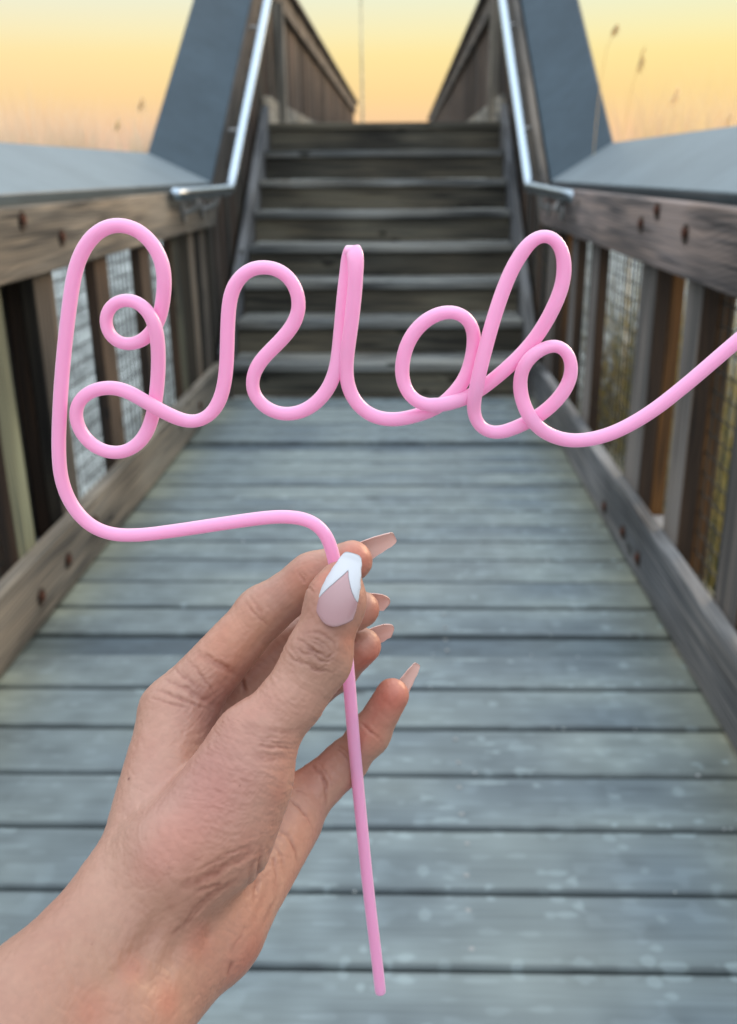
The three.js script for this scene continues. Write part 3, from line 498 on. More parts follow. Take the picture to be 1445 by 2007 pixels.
const smin = (a, b, k) => { const h = Math.max(k - Math.abs(a - b), 0) / k; return Math.min(a, b) - h * h * k * 0.25; };
function chain(list, px, py, pz, k) { let d = 1; for (const c of list) d = smin(d, roundCone(px, py, pz, c), k); return d; }
function handField(px, py, pz) {
  const palm = chain(PALM, px, py, pz, 0.010);
  let d = smin(palm, chain(THUMB, px, py, pz, 0.006), 0.007);
  for (const f of FINGERS) d = smin(d, smin(palm, chain(f, px, py, pz, 0.004), 0.006), 0.0012);
  return d;
}
//HAND_END
const CREASES = [[0.5, 3, -78.8, 826.9, -190.9, -76.9, 827.2, -194.8, -75, 827.4, -198.8, -73.3, 828, -203, -71.5, 828.9, -207, -69.9, 830.8, -209.6, -68.1, 833.3, -211.6],
  [0.4, 2.4, -58.4, 816.4, -213.5, -57.7, 817.7, -215.9, -56.9, 819.2, -218.2, -56.3, 821.7, -219.5, -55.5, 824.8, -220],
  [0.31, 1.69, -40.6, 811.9, -248.4, -41.1, 810, -245.4, -41.6, 808.1, -242.6, -43, 808.1, -237.7, -44.2, 808.2, -232.9],
  [0.25, 1.56, -43.9, 815.4, -244.4, -44.3, 814.1, -240.8, -44.6, 812.9, -237.3, -45.9, 813, -232.9, -47.3, 812.7, -229.1],
  [0.3, 1, -52, 809.7, -220.3, -50.8, 810.6, -222.3, -49.6, 811.5, -224.3, -48.8, 812.2, -226.1, -47.9, 812.8, -228],
  [0.35, 1.1, -59, 832.6, -215.4, -60.5, 829.9, -214.5, -61.8, 827.5, -213.3, -63.7, 826.3, -211.6, -65.5, 825.5, -209.7],
  [0.45, 1.6, -71.5, 876.8, -284.3, -69.1, 876.9, -281.9, -66.2, 876.3, -280.3, -63.5, 875.3, -279.5, -61.4, 874.1, -279.4, -59.3, 872.7, -279.7, -57.5, 871, -280.6, -55.9, 868.7, -282.4],
  [0.5, 1.6, -79.7, 870.1, -277.4, -76.2, 870.1, -275, -73.1, 869.3, -273.6, -70.1, 868, -273, -67.7, 866.4, -273.1, -65.4, 864.4, -273.8, -63.8, 862.3, -275.1, -62.4, 859.4, -277.6],
  [0.4, 1.5, -76.1, 872.4, -280.1, -73.4, 871.8, -277.1, -71.1, 870.6, -275.3, -68.8, 868.9, -274.3, -66.7, 866.8, -274, -64.8, 864.4, -274.5, -63.1, 861.4, -276],
  [0.59, 1.7, -64, 838.8, -214.3, -61.4, 839.3, -215.4, -58.8, 839.4, -216.7, -56.3, 839.8, -218.3, -53.7, 840.1, -220, -51.1, 840.7, -221.7, -48.5, 841.1, -223.6, -46, 841.6, -225.9, -43.4, 841.8, -228.7],
  [0.52, 1.6, -60.5, 829.9, -214.5, -58.5, 831.4, -215.8, -56.5, 832.9, -217.2, -54.6, 833.4, -218.5, -52.7, 833.9, -220, -51.1, 834.2, -221.2, -49.4, 834.5, -222.5],
  [0.35, 1.5, -44.8, 865.7, -239.6, -42.3, 864.9, -240.2, -39.8, 863.8, -241.2, -37.5, 862.9, -243.1, -35.2, 861.5, -245.9],
  [0.35, 1.4, -48.1, 872.1, -246, -44.7, 871.7, -245.6, -41.4, 870.8, -245.8, -38.3, 869.8, -246.8, -35.2, 868.3, -248.6, -33.1, 867.8, -250.5, -30.9, 867.3, -252.6],
  [0.39, 1.2, -48.7, 818.4, -235.4, -46, 830.5, -227.1, -44.9, 835.6, -226.4, -43.8, 838.1, -227.5, -42.8, 840.2, -229.1],
  [0.45, 0.55, -31.6, 893.8, -264.7, -29.9, 894.5, -264.3, -28.3, 895, -264.1, -26.4, 894.7, -263.4, -24.6, 894.3, -263.1, -23, 893.1, -262.7, -21.4, 891.8, -262.5, -20.9, 890.6, -262.2, -20.4, 889.4, -261.8],
  [0.6, 0.6, -33.4, 892.3, -264.6, -31.6, 892.3, -262.8, -29.9, 891.9, -261.5, -28.8, 891.2, -260.6, -27.7, 890.4, -259.9, -26.2, 890.1, -259.7, -24.8, 889.7, -259.7, -24.1, 889, -259.5, -23.4, 888.3, -259.4, -22.4, 888.7, -260.1, -21.4, 889.1, -260.9],
  [0.54, 0.55, -34, 890.4, -262.8, -32.2, 890.2, -261.1, -30.5, 889.6, -259.8, -29.3, 889.6, -259.5, -28, 889.5, -259.3, -26.7, 888.8, -258.8, -25.5, 888, -258.5, -24.6, 887.6, -258.6, -23.7, 887.1, -258.7, -22.7, 887.4, -259.2, -21.7, 887.6, -259.9],
  [0.57, 0.6, -36.2, 887.3, -261.9, -33.8, 887.4, -259.8, -31.5, 887.2, -258.5, -29.7, 886.4, -257.7, -27.9, 885.5, -257.3, -26.2, 885, -257.3, -24.4, 884.5, -257.6, -22.7, 884.3, -258.3, -21, 884, -259.2],
  [0.42, 0.5, -32.7, 888.1, -259.7, -31.2, 887.5, -258.6, -29.7, 886.7, -257.9, -27.9, 886.3, -257.6, -26.2, 885.7, -257.5, -24.8, 885.8, -257.8, -23.4, 885.7, -258.3],
  [0.6, 0.6, -30.2, 891.5, -261.2, -29.7, 891.1, -260.7, -29.1, 890.8, -260.3, -28.6, 890.5, -260, -28, 890.1, -259.7, -28.7, 890.2, -259.8, -29.5, 890.2, -259.9],
  [0.38, 0.5, -30, 893.5, -263.2, -28.3, 893.4, -262.5, -26.7, 893.2, -262.1, -25.3, 892.5, -261.6, -23.8, 891.7, -261.3, -22.9, 890.7, -261, -22.1, 889.6, -260.7],
  [0.33, 0.5, -29.2, 892.5, -261.9, -27.6, 892.2, -261.3, -25.9, 891.8, -261, -25, 891.1, -260.6, -24.1, 890.2, -260.2],
  [0.45, 0.7, -54, 891.7, -292.8, -52.5, 890.6, -290.8, -51, 889.2, -289.5, -49.5, 887.9, -288.8, -48, 886.3, -288.5, -46.6, 885, -288.7, -45.3, 883.5, -289.3],
  [0.31, 0.6, -53, 893.1, -294.2, -51.2, 892, -291.7, -49.6, 890.5, -290.2, -48, 888.2, -289.1, -46.5, 885.5, -288.9],
  [0.43, 0.6, -36.1, 902, -294.1, -34.9, 900.7, -292.7, -33.8, 899.1, -291.9, -30.4, 904.9, -275.1, -28.6, 904.9, -271.2],
  [0.25, 0.5, -34.4, 902.4, -293.6, -33.3, 901.2, -292.6, -32.2, 899.9, -292, -29.4, 906.1, -275, -28.1, 906.1, -272.1],
  [0.69, 1, -67.6, 877.5, -281.9, -65.1, 876.7, -280.5, -62.8, 875.6, -279.8, -60.7, 874.3, -279.7, -58.6, 872.7, -280.1, -57.3, 871.3, -280.8, -56, 869.5, -282.1],
  [0.75, 0.9, -80.8, 869.8, -278.6, -77.9, 870.2, -275.9, -75.4, 869.8, -274.4, -73.5, 869.5, -273.9, -71.6, 869.1, -273.6, -69.1, 867.3, -273, -66.7, 865.2, -273.2, -64.8, 863.2, -274.1, -63.1, 860.6, -275.9],
  [0.5, 0.8, -83, 867.8, -274.9, -79.5, 868, -272.4, -76.3, 867.6, -271.2, -73, 866.5, -270.6, -69.8, 865, -270.8, -67.2, 863.2, -271.6, -64.8, 860.8, -273.4],
  [0.56, 0.8, -79, 871, -284, -75.8, 872.1, -278.8, -73.5, 871.5, -276.6, -71.5, 870.7, -275.4, -69.6, 869.7, -274.7, -67.8, 868.9, -274.7, -66.1, 867.9, -274.9],
  [0.44, 0.7, -74, 874.8, -283.4, -71.5, 874.6, -280, -69.3, 873.6, -278.1, -68.1, 872.5, -277.1, -66.9, 871.2, -276.4, -65.8, 869.8, -275.9, -64.8, 868.3, -275.7, -63.8, 865.8, -275.6, -63, 863.1, -276.1],
  [0.38, 0.7, -84, 866.1, -272.2, -80.1, 866.3, -270.1, -76.7, 865.9, -269.1, -73.4, 864.9, -268.8, -70.3, 863.5, -269.1],
  [0.44, 0.7, -77.8, 871.9, -282.4, -79.5, 870.8, -281.4, -81.2, 869.8, -280.2],
  [0.62, 1, -55.7, 867.9, -283, -58.1, 857.9, -297, -57.6, 856.3, -296.2, -57.3, 855.1, -295.8, -57, 853.9, -295.5],
  [0.56, 0.7, -43.7, 867.9, -242, -41.2, 867.2, -242.8, -38.7, 866.2, -244, -36.5, 864.9, -245.5, -34.3, 863, -248],
  [0.38, 0.6, -45.1, 869.4, -243.1, -42.2, 868.7, -243.5, -39.4, 867.5, -244.4, -36.8, 866.3, -245.9, -34.3, 864.5, -248.4],
  [0.35, 0.6, -47.8, 870.7, -244.2, -44.5, 870.2, -244, -41.3, 869.3, -244.5, -37.6, 868.1, -246.2, -34, 865.9, -249.2],
  [0.31, 0.6, -44.8, 866.6, -240.4, -42, 865.8, -241.1, -39.3, 864.6, -242.3, -36.9, 863.4, -244.1, -34.6, 861.5, -247],
  [0.53, 0.7, -15.9, 841.4, -296.6, -14, 840.9, -294.8, -12.2, 840, -293.7, -9.8, 838.1, -293.1, -7.5, 835.2, -293.8],
  [0.5, 0.7, -24.4, 830.8, -295.6, -23.1, 830.8, -294.5, -21.9, 830.6, -293.6, -20.8, 829.6, -292.5, -19.8, 828.3, -291.8],
  [0.35, 0.6, -24.1, 831.7, -297.1, -22.6, 831.9, -295.4, -21.1, 831.8, -294.2, -20.1, 831.1, -293.2, -19, 830.2, -292.5],
  [0.31, 0.6, -32.8, 825.6, -296.9, -30.3, 826.2, -292, -28.1, 825, -289.6, -26.9, 823, -287.9, -25.7, 820.4, -286.9],
  [0.69, 1, -33.3, 825.4, -292.7, -31.4, 825.3, -290.3, -29.5, 824.5, -288.8, -28.6, 822.9, -287.3, -27.8, 821, -286.2, -27.9, 818.3, -284.7, -27.9, 815.4, -283.5],
  [0.5, 0.8, -35.9, 851.7, -240.1, -39.2, 823.3, -275.7, -37, 822, -274.7, -35.1, 820, -273.6, -33.2, 817.6, -273.2, -32.3, 815.6, -272.6, -31.6, 813.2, -272.4],
  [0.38, 0.7, -35.1, 854.3, -242.5, -34.2, 850.9, -245.7, -37.6, 823.8, -280.9, -35.7, 822.9, -280.9, -33.8, 821.8, -281.2],
  [0.47, 1.17, -39, 844.6, -235.1, -41.2, 820.5, -262.6, -38.7, 818.4, -262.3, -37.5, 816.2, -261.2, -36.3, 813.6, -260.6, -36, 811.7, -259.9, -35.8, 809.4, -259.5],
  [0.66, 1.56, -42.2, 841.2, -230, -42.4, 838.3, -229.4, -42.8, 835.1, -229.2, -43.4, 831.2, -230, -46.3, 817.4, -242, -46.5, 816.6, -239.1, -46.7, 815.8, -236.2],
  [0.33, 1.04, -41.3, 839.7, -231.3, -40.6, 835.4, -233.7, -42.5, 817.5, -252.3, -41.9, 815.8, -250.2, -41.5, 813.9, -248.4, -41.6, 812.3, -246.2, -41.7, 810.7, -244.1],
  [0.29, 1.04, -40.4, 841.2, -232.8, -42.5, 819, -255.9, -40.4, 816.4, -254.8, -39.8, 814.1, -252.8, -39.3, 811.5, -251.2],
  [0.47, 0.9, -62.7, 839.6, -215, -60.4, 840, -216.1, -58.2, 840.2, -217.4, -55.6, 840.5, -219, -53, 840.9, -220.6, -50.8, 840.7, -221.9, -48.5, 840.3, -223.4],
  [0.57, 1, -60.1, 839.5, -216.1, -57.5, 839.6, -217.5, -55, 839.6, -219.1, -52.4, 840, -220.7, -49.8, 840.2, -222.5, -47.6, 840.4, -224.2, -45.3, 840.3, -226.2],
  [0.47, 0.9, -59.5, 836.5, -215.5, -57.3, 836.4, -216.8, -55.1, 836.2, -218.3, -52.6, 835, -220, -50.2, 833.5, -222.1],
  [0.47, 0.9, -57.9, 831, -216.3, -56.6, 832.3, -217.2, -55.2, 833.7, -218.1, -53.3, 833.8, -219.5, -51.4, 834, -221],
  [0.47, 0.8, -55, 843.1, -220.4, -53.4, 843.6, -221.5, -51.8, 844, -222.5, -49.8, 843.8, -223.7, -47.9, 843.5, -225, -45.5, 842.9, -226.8, -43.1, 842, -229.1],
  [0.36, 0.8, -58.9, 842, -217.8, -56.3, 842.4, -219.4, -53.7, 842.8, -221, -51.4, 842.7, -222.2, -49.2, 842.4, -223.6],
  [0.36, 0.8, -61.9, 826.3, -213.1, -60.6, 827.7, -214.2, -59.3, 829.2, -215.3, -58.3, 830.3, -216, -57.2, 831.5, -216.7],
  [0.64, 4, -68.6, 821.6, -198.6, -67, 821.6, -202.9, -65.1, 821.9, -207, -63.4, 823.1, -210.6, -61.3, 825.2, -213.3],
  [0.48, 3.5, -72.4, 825.1, -198.5, -71.2, 825.8, -202.2, -70, 826.6, -205.7, -68.5, 827.8, -208.6, -66.8, 829.7, -210.8],
  [0.52, 1.5, -52.6, 802.9, -218.6, -52.2, 803.9, -219, -51.8, 804.8, -219.5, -51.7, 805.5, -219.8, -51.5, 806.2, -220.1]];
const FIELDS = [[[-0.0384,0.8739,-0.25], 0.03, [0.624,0.731,-0.278], 0.00075, 0.00008999999999999999],
  [[-0.0422,0.8644,-0.2398], 0.026, [0.315,0.89,-0.329], 0.0008, 0.0001],
  [[-0.0446,0.8539,-0.2318], 0.026, [0.147,0.929,-0.339], 0.00095, 0.0001],
  [[-0.0317,0.8814,-0.2555], 0.018, [0.624,0.731,-0.278], 0.00065, 0.00008999999999999999],
  [[-0.0776,0.8668,-0.2703], 0.022, [0.708,-0.67,0.225], 0.0012, 0.00011999999999999999],
  [[-0.0645,0.8551,-0.23], 0.042, [0.377,0.868,-0.322], 0.0011, 0.00005],
  [[-0.0519,0.842,-0.2217], 0.028, [0.197,-0.924,0.329], 0.0012, 0.00007000000000000001],
  [[-0.0408,0.8108,-0.2467], 0.026, [0.962,-0.265,0.073], 0.0016, 0.00007000000000000001],
  [[-0.0329,0.821,-0.2812], 0.018, [0.986,-0.161,0.035], 0.0011, 0.00007000000000000001],
  [[-0.0765,0.8316,-0.2049], 0.055, [0.818,0.534,-0.212], 0.0012, 0.000044999999999999996],
  [[-0.0588,0.8806,-0.2837], 0.024, [0.785,0.576,-0.226], 0.0011, 0.00005]];   // patches of fine parallel skin lines: centre, radius, direction along which lines repeat, spacing, depth
const TINTS = [[[-0.0646,0.8159,-0.1973], 0.009, [1.08,0.88,0.86]],
  [[-0.0737,0.826,-0.198], 0.007, [1.06,0.9,0.88]],
  [[-0.0809,0.8255,-0.185], 0.01, [1.08,0.9,0.86]],
  [[-0.0594,0.8207,-0.2146], 0.008, [1.05,0.9,0.88]],
  [[-0.0545,0.843,-0.2206], 0.016, [0.94,0.88,0.84]],
  [[-0.0712,0.8442,-0.2168], 0.01, [1.02,0.94,0.96]],
  [[-0.0378,0.8534,-0.2375], 0.008, [0.95,0.86,0.84]],
  [[-0.0158,0.9067,-0.295], 0.013, [1.18,0.8,0.74]],
  [[-0.0097,0.8812,-0.3041], 0.01, [1.05,0.72,0.66]],
  [[-0.0106,0.8614,-0.3085], 0.013, [1.12,0.7,0.66]],
  [[-0.003,0.8518,-0.296], 0.015, [1.22,0.74,0.7]],
  [[-0.0116,0.8387,-0.2931], 0.011, [1.15,0.86,0.8]],
  [[-0.0258,0.8905,-0.26], 0.014, [0.66,0.6,0.56]],
  [[-0.0217,0.9014,-0.2664], 0.011, [0.92,0.86,0.86]],
  [[-0.056,0.8673,-0.2829], 0.018, [0.95,0.76,0.72]],
  [[-0.0356,0.8245,-0.2914], 0.017, [1.05,0.88,0.86]],
  [[-0.034,0.8186,-0.273], 0.018, [1.18,1.12,1.08]],
  [[-0.0383,0.8124,-0.2545], 0.026, [1.18,1.16,1.1]],
  [[-0.046,0.8123,-0.2316], 0.02, [1.05,1,0.95]],
  [[-0.0642,0.854,-0.2753], 0.024, [0.88,0.8,0.88]],
  [[-0.0704,0.8547,-0.2353], 0.034, [0.96,0.96,1.02]],
  [[-0.0517,0.8643,-0.2372], 0.028, [0.93,0.88,0.92]],
  [[-0.0723,0.8275,-0.2036], 0.042, [0.9,0.92,0.88]],
  [[-0.0888,0.832,-0.1869], 0.048, [0.84,0.82,0.78]],
  [[-0.0486,0.8017,-0.224], 0.014, [1.1,0.86,0.84]],
  [[-0.0555,0.8568,-0.2303], 0.016, [0.98,0.84,0.84]],
  [[-0.0648,0.8501,-0.2227], 0.014, [1.02,0.88,0.86]],
  [[-0.0539,0.8847,-0.287], 0.018, [1.12,1.04,0.94]],
  [[-0.0639,0.8791,-0.2827], 0.014, [1.06,0.98,0.9]],
  [[-0.0331,0.8996,-0.2919], 0.014, [1.12,0.95,0.86]],
  [[-0.0164,0.891,-0.2677], 0.009, [1.05,0.9,0.84]],
  [[-0.0246,0.9091,-0.2747], 0.01, [1.15,0.92,0.84]],
  [[-0.0868,0.8503,-0.2498], 0.0009, [0.35,0.25,0.25]],
  [[-0.0668,0.8443,-0.2167], 0.0006, [0.6,0.5,0.5]],
  [[-0.0483,0.8597,-0.2336], 0.0005, [0.6,0.5,0.45]],
  [[-0.0844,0.8336,-0.1991], 0.0006, [0.65,0.55,0.5]]];     // patches of skin colour, the palm's light and shade painted in too: centre, radius, [r,g,b] factor
function skinMesh(lo, hi, cell) {
  const NB = 10, blk = NB * cell, nx = Math.ceil((hi[0] - lo[0]) / blk), ny = Math.ceil((hi[1] - lo[1]) / blk), nz = Math.ceil((hi[2] - lo[2]) / blk);
  const SX = nx * NB + 4, SY = ny * NB + 4, verts = [], ids = new Map(), quads = [];
  const key = (i, j, k) => i + SX * (j + SY * k), n1 = NB + 1, val = new Float32Array((NB + 2) ** 3), m = NB + 2;
  const blocks = [];
  for (let c = 0; c < nz; c++) for (let b = 0; b < ny; b++) for (let a = 0; a < nx; a++) {
    const d = handField(lo[0] + (a + 0.5) * blk, lo[1] + (b + 0.5) * blk, lo[2] + (c + 0.5) * blk);
    if (Math.abs(d) < blk * 0.95) blocks.push([a, b, c]);
  }
  for (const [a, b, c] of blocks) {
    for (let k = 0; k < m; k++) for (let j = 0; j < m; j++) for (let i = 0; i < m; i++) val[i + m * (j + m * k)] = handField(lo[0] + (a * NB + i) * cell, lo[1] + (b * NB + j) * cell, lo[2] + (c * NB + k) * cell);
    const v = (i, j, k) => val[i + m * (j + m * k)];
    for (let k = 0; k < n1; k++) for (let j = 0; j < n1; j++) for (let i = 0; i < n1; i++) {
      const id = key(a * NB + i, b * NB + j, c * NB + k); if (ids.has(id)) continue;
      let mask = 0, cnt = 0, x = 0, y = 0, z = 0; const g = [];
      for (let q = 0; q < 8; q++) { g[q] = v(i + (q & 1), j + ((q >> 1) & 1), k + (q >> 2)); if (g[q] < 0) mask |= 1 << q; }
      if (mask === 0 || mask === 255) continue;
      for (let p = 0; p < 8; p++) for (const bit of [1, 2, 4]) if (!(p & bit)) { const q = p | bit; if ((g[p] < 0) !== (g[q] < 0)) { const t = g[p] / (g[p] - g[q]); cnt++; x += (p & 1) + (bit === 1 ? t : 0); y += ((p >> 1) & 1) + (bit === 2 ? t : 0); z += (p >> 2) + (bit === 4 ? t : 0); } }
      ids.set(id, verts.length / 3); verts.push(lo[0] + (a * NB + i + x / cnt) * cell, lo[1] + (b * NB + j + y / cnt) * cell, lo[2] + (c * NB + k + z / cnt) * cell);
    }
    for (let k = 0; k < NB; k++) for (let j = 0; j < NB; j++) for (let i = 0; i < NB; i++) {
      const I = a * NB + i, J = b * NB + j, K = c * NB + k, s = v(i, j, k) < 0;
      if (s !== (v(i + 1, j, k) < 0)) quads.push([s, key(I, J, K), key(I, J - 1, K), key(I, J - 1, K - 1), key(I, J, K - 1)]);
      if (s !== (v(i, j + 1, k) < 0)) quads.push([s, key(I, J, K), key(I, J, K - 1), key(I - 1, J, K - 1), key(I - 1, J, K)]);
      if (s !== (v(i, j, k + 1) < 0)) quads.push([s, key(I, J, K), key(I - 1, J, K), key(I - 1, J - 1, K), key(I, J - 1, K)]);
    }
  }
  const idx = []; for (const [s, ...q] of quads) { const w = q.map((k) => ids.get(k)); if (w.some((k) => k === undefined)) continue; s ? idx.push(w[0], w[2], w[1], w[0], w[3], w[2]) : idx.push(w[0], w[1], w[2], w[0], w[2], w[3]); }
  return [new Float32Array(verts), idx];
}
{
  const [P, idx] = skinMesh([-0.1802,0.7501,-0.3329], [0.0061,0.9148,-0.0369], 0.00052), n = P.length / 3, e = 0.0004, col = new Float32Array(P.length), W = [-0.0769,0.8116,-0.2278];
  const segs = []; for (const [depth, width, ...q] of CREASES) for (let i = 0; i + 5 < q.length; i += 3) segs.push([depth * 1e-3, width * 1e-3, ...q.slice(i, i + 6).map((v) => v * 1e-3), i / (q.length - 3), 3 / (q.length - 3)]);
  for (let i = 0; i < n; i++) {
    const x = P[i * 3], y = P[i * 3 + 1], z = P[i * 3 + 2];
    let nx = handField(x + e, y, z) - handField(x - e, y, z), ny = handField(x, y + e, z) - handField(x, y - e, z), nz = handField(x, y, z + e) - handField(x, y, z - e); const l = Math.hypot(nx, ny, nz) || 1; nx /= l; ny /= l; nz /= l;
    let h = 0, groove = 0;
    const rough = 0.65 + 0.8 * noise3(x * 900 + 7, y * 900, z * 900);
    const jx = (noise3(x * 500, y * 500, z * 500) - 0.5) * 0.0012, jy = (noise3(x * 500 + 30, y * 500, z * 500) - 0.5) * 0.0012;
    for (const s of segs) {
      const w = s[1], dx = x + jx - s[2], dy = y + jy - s[3], dz = z - s[4]; if (Math.abs(dx) > 0.03 || Math.abs(dy) > 0.03) continue;
      const ex = s[5] - s[2], ey = s[6] - s[3], ez = s[7] - s[4], t = clamp((dx * ex + dy * ey + dz * ez) / (ex * ex + ey * ey + ez * ez), 0, 1), r2 = (dx - ex * t) ** 2 + (dy - ey * t) ** 2 + (dz - ez * t) ** 2;
      if (r2 < w * w * 16) { if (w > 0.002) { h -= s[0] * Math.exp(-r2 / (w * w)) * 0.6; continue; } const q = Math.exp(-r2 / (w * w)), q2 = Math.exp(-r2 / (w * w * 7)); const v = s[0] * rough * Math.pow(Math.sin(Math.PI * clamp(0.04 + 0.92 * (s[8] + t * s[9]), 0, 1)), 0.7) * (q - 0.32 * q2); if (v > groove) groove = v; else if (v < 0 && groove <= 0) groove = Math.min(groove, v); }
    }
    h -= groove;
    for (const [c, R, dir, spacing, depth] of FIELDS) {
      const dx = x - c[0], dy = y - c[1], dz = z - c[2], r2 = (dx * dx + dy * dy + dz * dz) / (R * R); if (r2 > 1) continue;
      const s = dx * dir[0] + dy * dir[1] + dz * dir[2], tx = dx - dir[0] * s, ty = dy - dir[1] * s, tz = dz - dir[2] * s;
      const warp = (noise3(x * 160 + 3, y * 160, z * 160) - 0.5) * 2.2, ph = s / spacing + warp, a = noise3(ph * 1.0 + 11, (tx + ty) * 130, tz * 130), b = noise3(ph * 2.1 + 50, (tx - ty) * 240, tz * 240);
      h -= depth * sstep(0, 0.6, 1 - r2) * (Math.pow(1 - Math.abs(2 * a - 1), 2) * 1.1 + 0.5 * Math.pow(1 - Math.abs(2 * b - 1), 2) - 0.5);
    }
    const pores = noise3(x * 1500, y * 1500, z * 1500) - 0.5, lump = noise3(x * 420, y * 420, z * 420) - 0.5, soft = noise3(x * 130, y * 130, z * 130) - 0.5;
    const la = noise3(x * 520 + y * 520, (y - x) * 150, z * 330), lb = noise3((x - y) * 560 + 40, (x + y) * 170, z * 360);
    h += 0.00006 * pores + 0.00004 * lump + 0.00022 * soft - 0.00011 * Math.pow(1 - Math.abs(2 * la - 1), 4) - 0.00008 * Math.pow(1 - Math.abs(2 * lb - 1), 4);
    P[i * 3] = x + nx * h; P[i * 3 + 1] = y + ny * h; P[i * 3 + 2] = z + nz * h;
    // skin colour: blotches, redder pads and joints, paler over tendons, plus the painted light and shade of TINTS
    const m1 = noise3(x * 70 + 5, y * 70, z * 70) - 0.5, m2 = noise3(x * 260, y * 260 + 9, z * 260) - 0.5, m3 = noise3(x * 800, y * 800, z * 800) - 0.5;
    const c = [0.382, 0.196, 0.138].map((v, k) => v * (1 + [0.07, 0.20, 0.20][k] * m1 + [0.05, 0.11, 0.11][k] * m2 + 0.10 * m3));
    for (const [q, R, f] of TINTS) { const d = Math.hypot(x - q[0], y - q[1], z - q[2]) / R; if (d < 1) { const w = sstep(0, 1, 1 - d); for (let k = 0; k < 3; k++) c[k] *= 1 + (f[k] - 1) * w; } }
    const deep = clamp(groove / 0.0005, 0, 1); c[0] *= 1 - 0.30 * deep; c[1] *= 1 - 0.42 * deep; c[2] *= 1 - 0.44 * deep;  // darker crease pigment, deepened further as painted shade
    col.set(c, i * 3);
  }
  for (let i = 0; i < n; i++) { P[i * 3] -= W[0]; P[i * 3 + 1] -= W[1]; P[i * 3 + 2] -= W[2]; }
  const geo = new THREE.BufferGeometry(); geo.setAttribute('position', new THREE.BufferAttribute(P, 3)); geo.setAttribute('color', new THREE.BufferAttribute(col, 3)); geo.setIndex(idx); geo.computeVertexNormals();
  const skin = new THREE.MeshPhysicalMaterial({ vertexColors: true, roughness: 0.44, specularIntensity: 0.9, sheen: 0.12, sheenRoughness: 0.5, sheenColor: new THREE.Color(1, 0.75, 0.62) });
  const g = thing('person', 'left forearm and bare hand of a person with long French-tipped nails, pinching the pink straw', 'person', W);
  part('hand', geo, skin, g);

  // nails: curved shells; s runs from cuticle to tip, t across
  const gel = new THREE.MeshPhysicalMaterial({ roughness: 0.22, clearcoat: 0.8, clearcoatRoughness: 0.08 }); gel.color.setRGB(0.39, 0.225, 0.23);
  const gelClear = new THREE.MeshPhysicalMaterial({ roughness: 0.3, clearcoat: 0.7, clearcoatRoughness: 0.1, transmission: 0.25, thickness: 0 }); gelClear.color.setRGB(0.86, 0.56, 0.48);
  const white = new THREE.MeshPhysicalMaterial({ roughness: 0.2, clearcoat: 0.8, clearcoatRoughness: 0.08 }); white.color.setRGB(0.52, 0.535, 0.56);
  function shell(F, nS, nT, s0, s1, th) {   // F(s,t,depth) -> Vector3 ; a closed curved plate with rounded rims
    const pos = [], ix = [], at = (side, i, j) => side * (nS + 1) * (nT + 1) + i * (nT + 1) + j;
    for (const side of [0, 1]) for (let i = 0; i <= nS; i++) for (let j = 0; j <= nT; j++) { const t = j / nT * 2 - 1, a = s0(t), b = s1(t), s = a + (b - a) * i / nS, rim = Math.min(1, Math.min(i, nS - i, j, nT - j) / 1.5), v = F(s, t, side ? -th : -0.25 * th * (1 - rim)); pos.push(v.x, v.y, v.z); }
    for (let i = 0; i < nS; i++) for (let j = 0; j < nT; j++) { ix.push(at(0, i, j), at(0, i + 1, j), at(0, i, j + 1), at(0, i, j + 1), at(0, i + 1, j), at(0, i + 1, j + 1)); ix.push(at(1, i, j), at(1, i, j + 1), at(1, i + 1, j), at(1, i, j + 1), at(1, i + 1, j + 1), at(1, i + 1, j)); }
    for (let i = 0; i < nS; i++) for (const j of [0, nT]) ix.push(at(0, i, j), at(1, i, j), at(0, i + 1, j), at(1, i, j), at(1, i + 1, j), at(0, i + 1, j));
    for (let j = 0; j < nT; j++) for (const i of [0, nS]) ix.push(at(0, i, j), at(0, i, j + 1), at(1, i, j), at(1, i, j), at(0, i, j + 1), at(1, i, j + 1));
    const q = new THREE.BufferGeometry(); q.setAttribute('position', new THREE.Float32BufferAttribute(pos, 3)); q.setIndex(ix); q.computeVertexNormals(); return q;
  }
  function nail(base, tip, facing, widths, arch, mat, label, apex, round) {
    const lift = apex === undefined ? 0.0008 : 0.0019;
    const b = new THREE.Vector3(...base).sub(g.position), e = new THREE.Vector3(...tip).sub(g.position), T = e.clone().sub(b), L = T.length(); T.normalize();
    const N = new THREE.Vector3(...facing); N.addScaledVector(T, -N.dot(T)).normalize(); const B = new THREE.Vector3().crossVectors(N, T);
    const wAt = (s) => { const x = s * (widths.length - 1), i = Math.min(widths.length - 2, Math.max(0, Math.floor(x))); return (widths[i] + (widths[i + 1] - widths[i]) * smooth(clamp(x - i, 0, 1))) * 1e-3; };
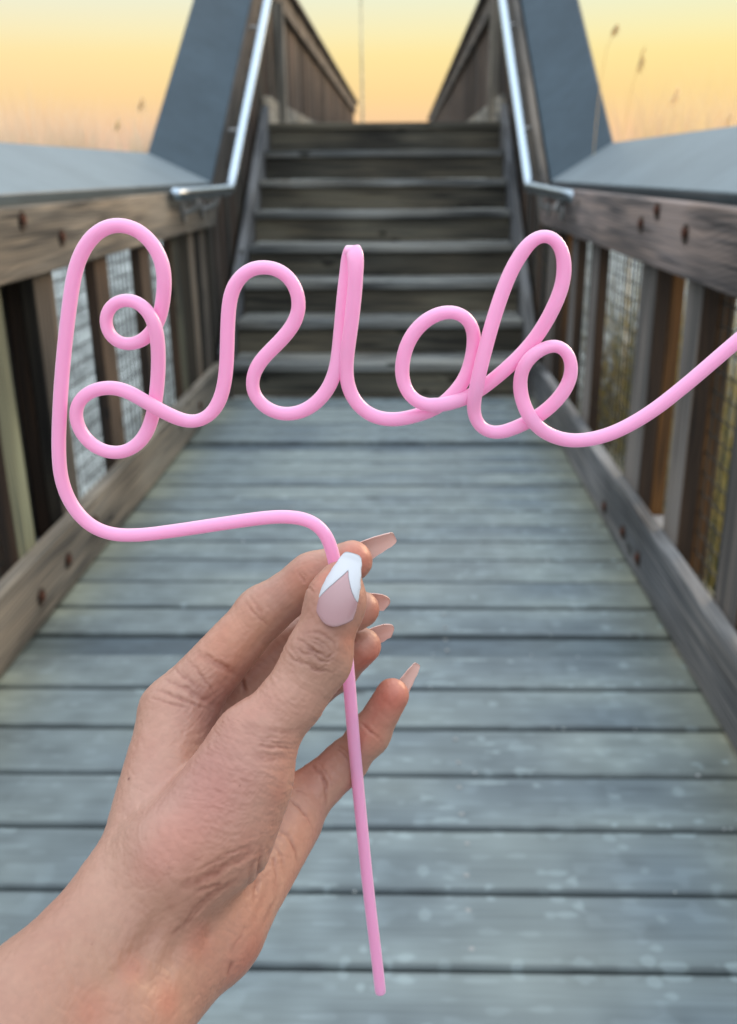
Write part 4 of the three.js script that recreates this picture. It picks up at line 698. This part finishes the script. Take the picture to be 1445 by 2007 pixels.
    const F = (s, t, dep) => { const w = wAt(s) * t, sag = arch - Math.sqrt(Math.max(1e-9, arch * arch - w * w)); return b.clone().addScaledVector(T, s * L).addScaledVector(B, w * (1 - 0.1 * sag / arch)).addScaledVector(N, dep - sag - 0.0007 * s * s + lift * Math.sin(Math.PI * Math.min(1, s * 1.1))); };
    const s0 = (t) => 0.17 * Math.pow(Math.abs(t), 2.2), end = (t) => round ? 1 - 0.16 * Math.pow(Math.abs(t), 2.4) : 1 - 0.035 * Math.pow(Math.abs(t), 6);
    if (apex === undefined) { const m = part('fingernail', shell(F, 22, 14, s0, end, 0.0007), mat, g); m.userData.label = label; return; }
    const v = (t) => { const u = t < apex ? (t + 1) / (apex + 1) : (1 - t) / (1 - apex), p = t < apex ? Math.pow(u, 1.5) : Math.pow(u, 0.95); return 0.40 + 0.36 * p - 0.12 * (t > apex ? (1 - u) : 0); };
    const m = part('fingernail', shell(F, 26, 40, s0, v, 0.0007), mat, g); m.userData.label = label;
    const F2 = (s, t, dep) => F(s, t, dep + 0.00006); mesh('nail_tip', shell(F2, 20, 40, v, end, 0.0007), white, m).userData.label = 'white pointed French tip of the thumb nail';
  }
  nail([-0.0231,0.8972,-0.2635], [-0.0162,0.9171,-0.2752], [-0.15,0.42,0.89], [5.6,6.4,6.6,6.4,5.9,5,4,2.9], 0.01, gel, 'long pink thumb nail with a white pointed tip', -0.12);
  nail([-0.0234,0.9002,-0.3083], [-0.0035,0.9091,-0.312], [-0.2,0.3,-0.93], [5.4,5.4,5.2,4.7,4.1,3.4,2.5], 0.007, gelClear, 'index nail seen from below');
  nail([-0.021,0.8812,-0.3164], [-0.005,0.8815,-0.3169], [-0.1,0.22,-0.97], [4.2,4.6,4.6,4.3,3.8,3], 0.006, gelClear, 'middle finger nail seen from below', undefined, true);
  nail([-0.0193,0.861,-0.3203], [-0.0041,0.8681,-0.3227], [-0.15,0.2,-0.97], [4,4.4,4.4,4.1,3.6,2.8], 0.006, gelClear, 'ring finger nail seen from below', undefined, true);
  nail([-0.0065,0.84,-0.3061], [0.0045,0.857,-0.3136], [-0.25,0.3,-0.9], [3.6,3.9,3.8,3.3,2.6,1.6], 0.0055, gelClear, 'little finger nail seen from below');
}

renderer.render(scene, camera);
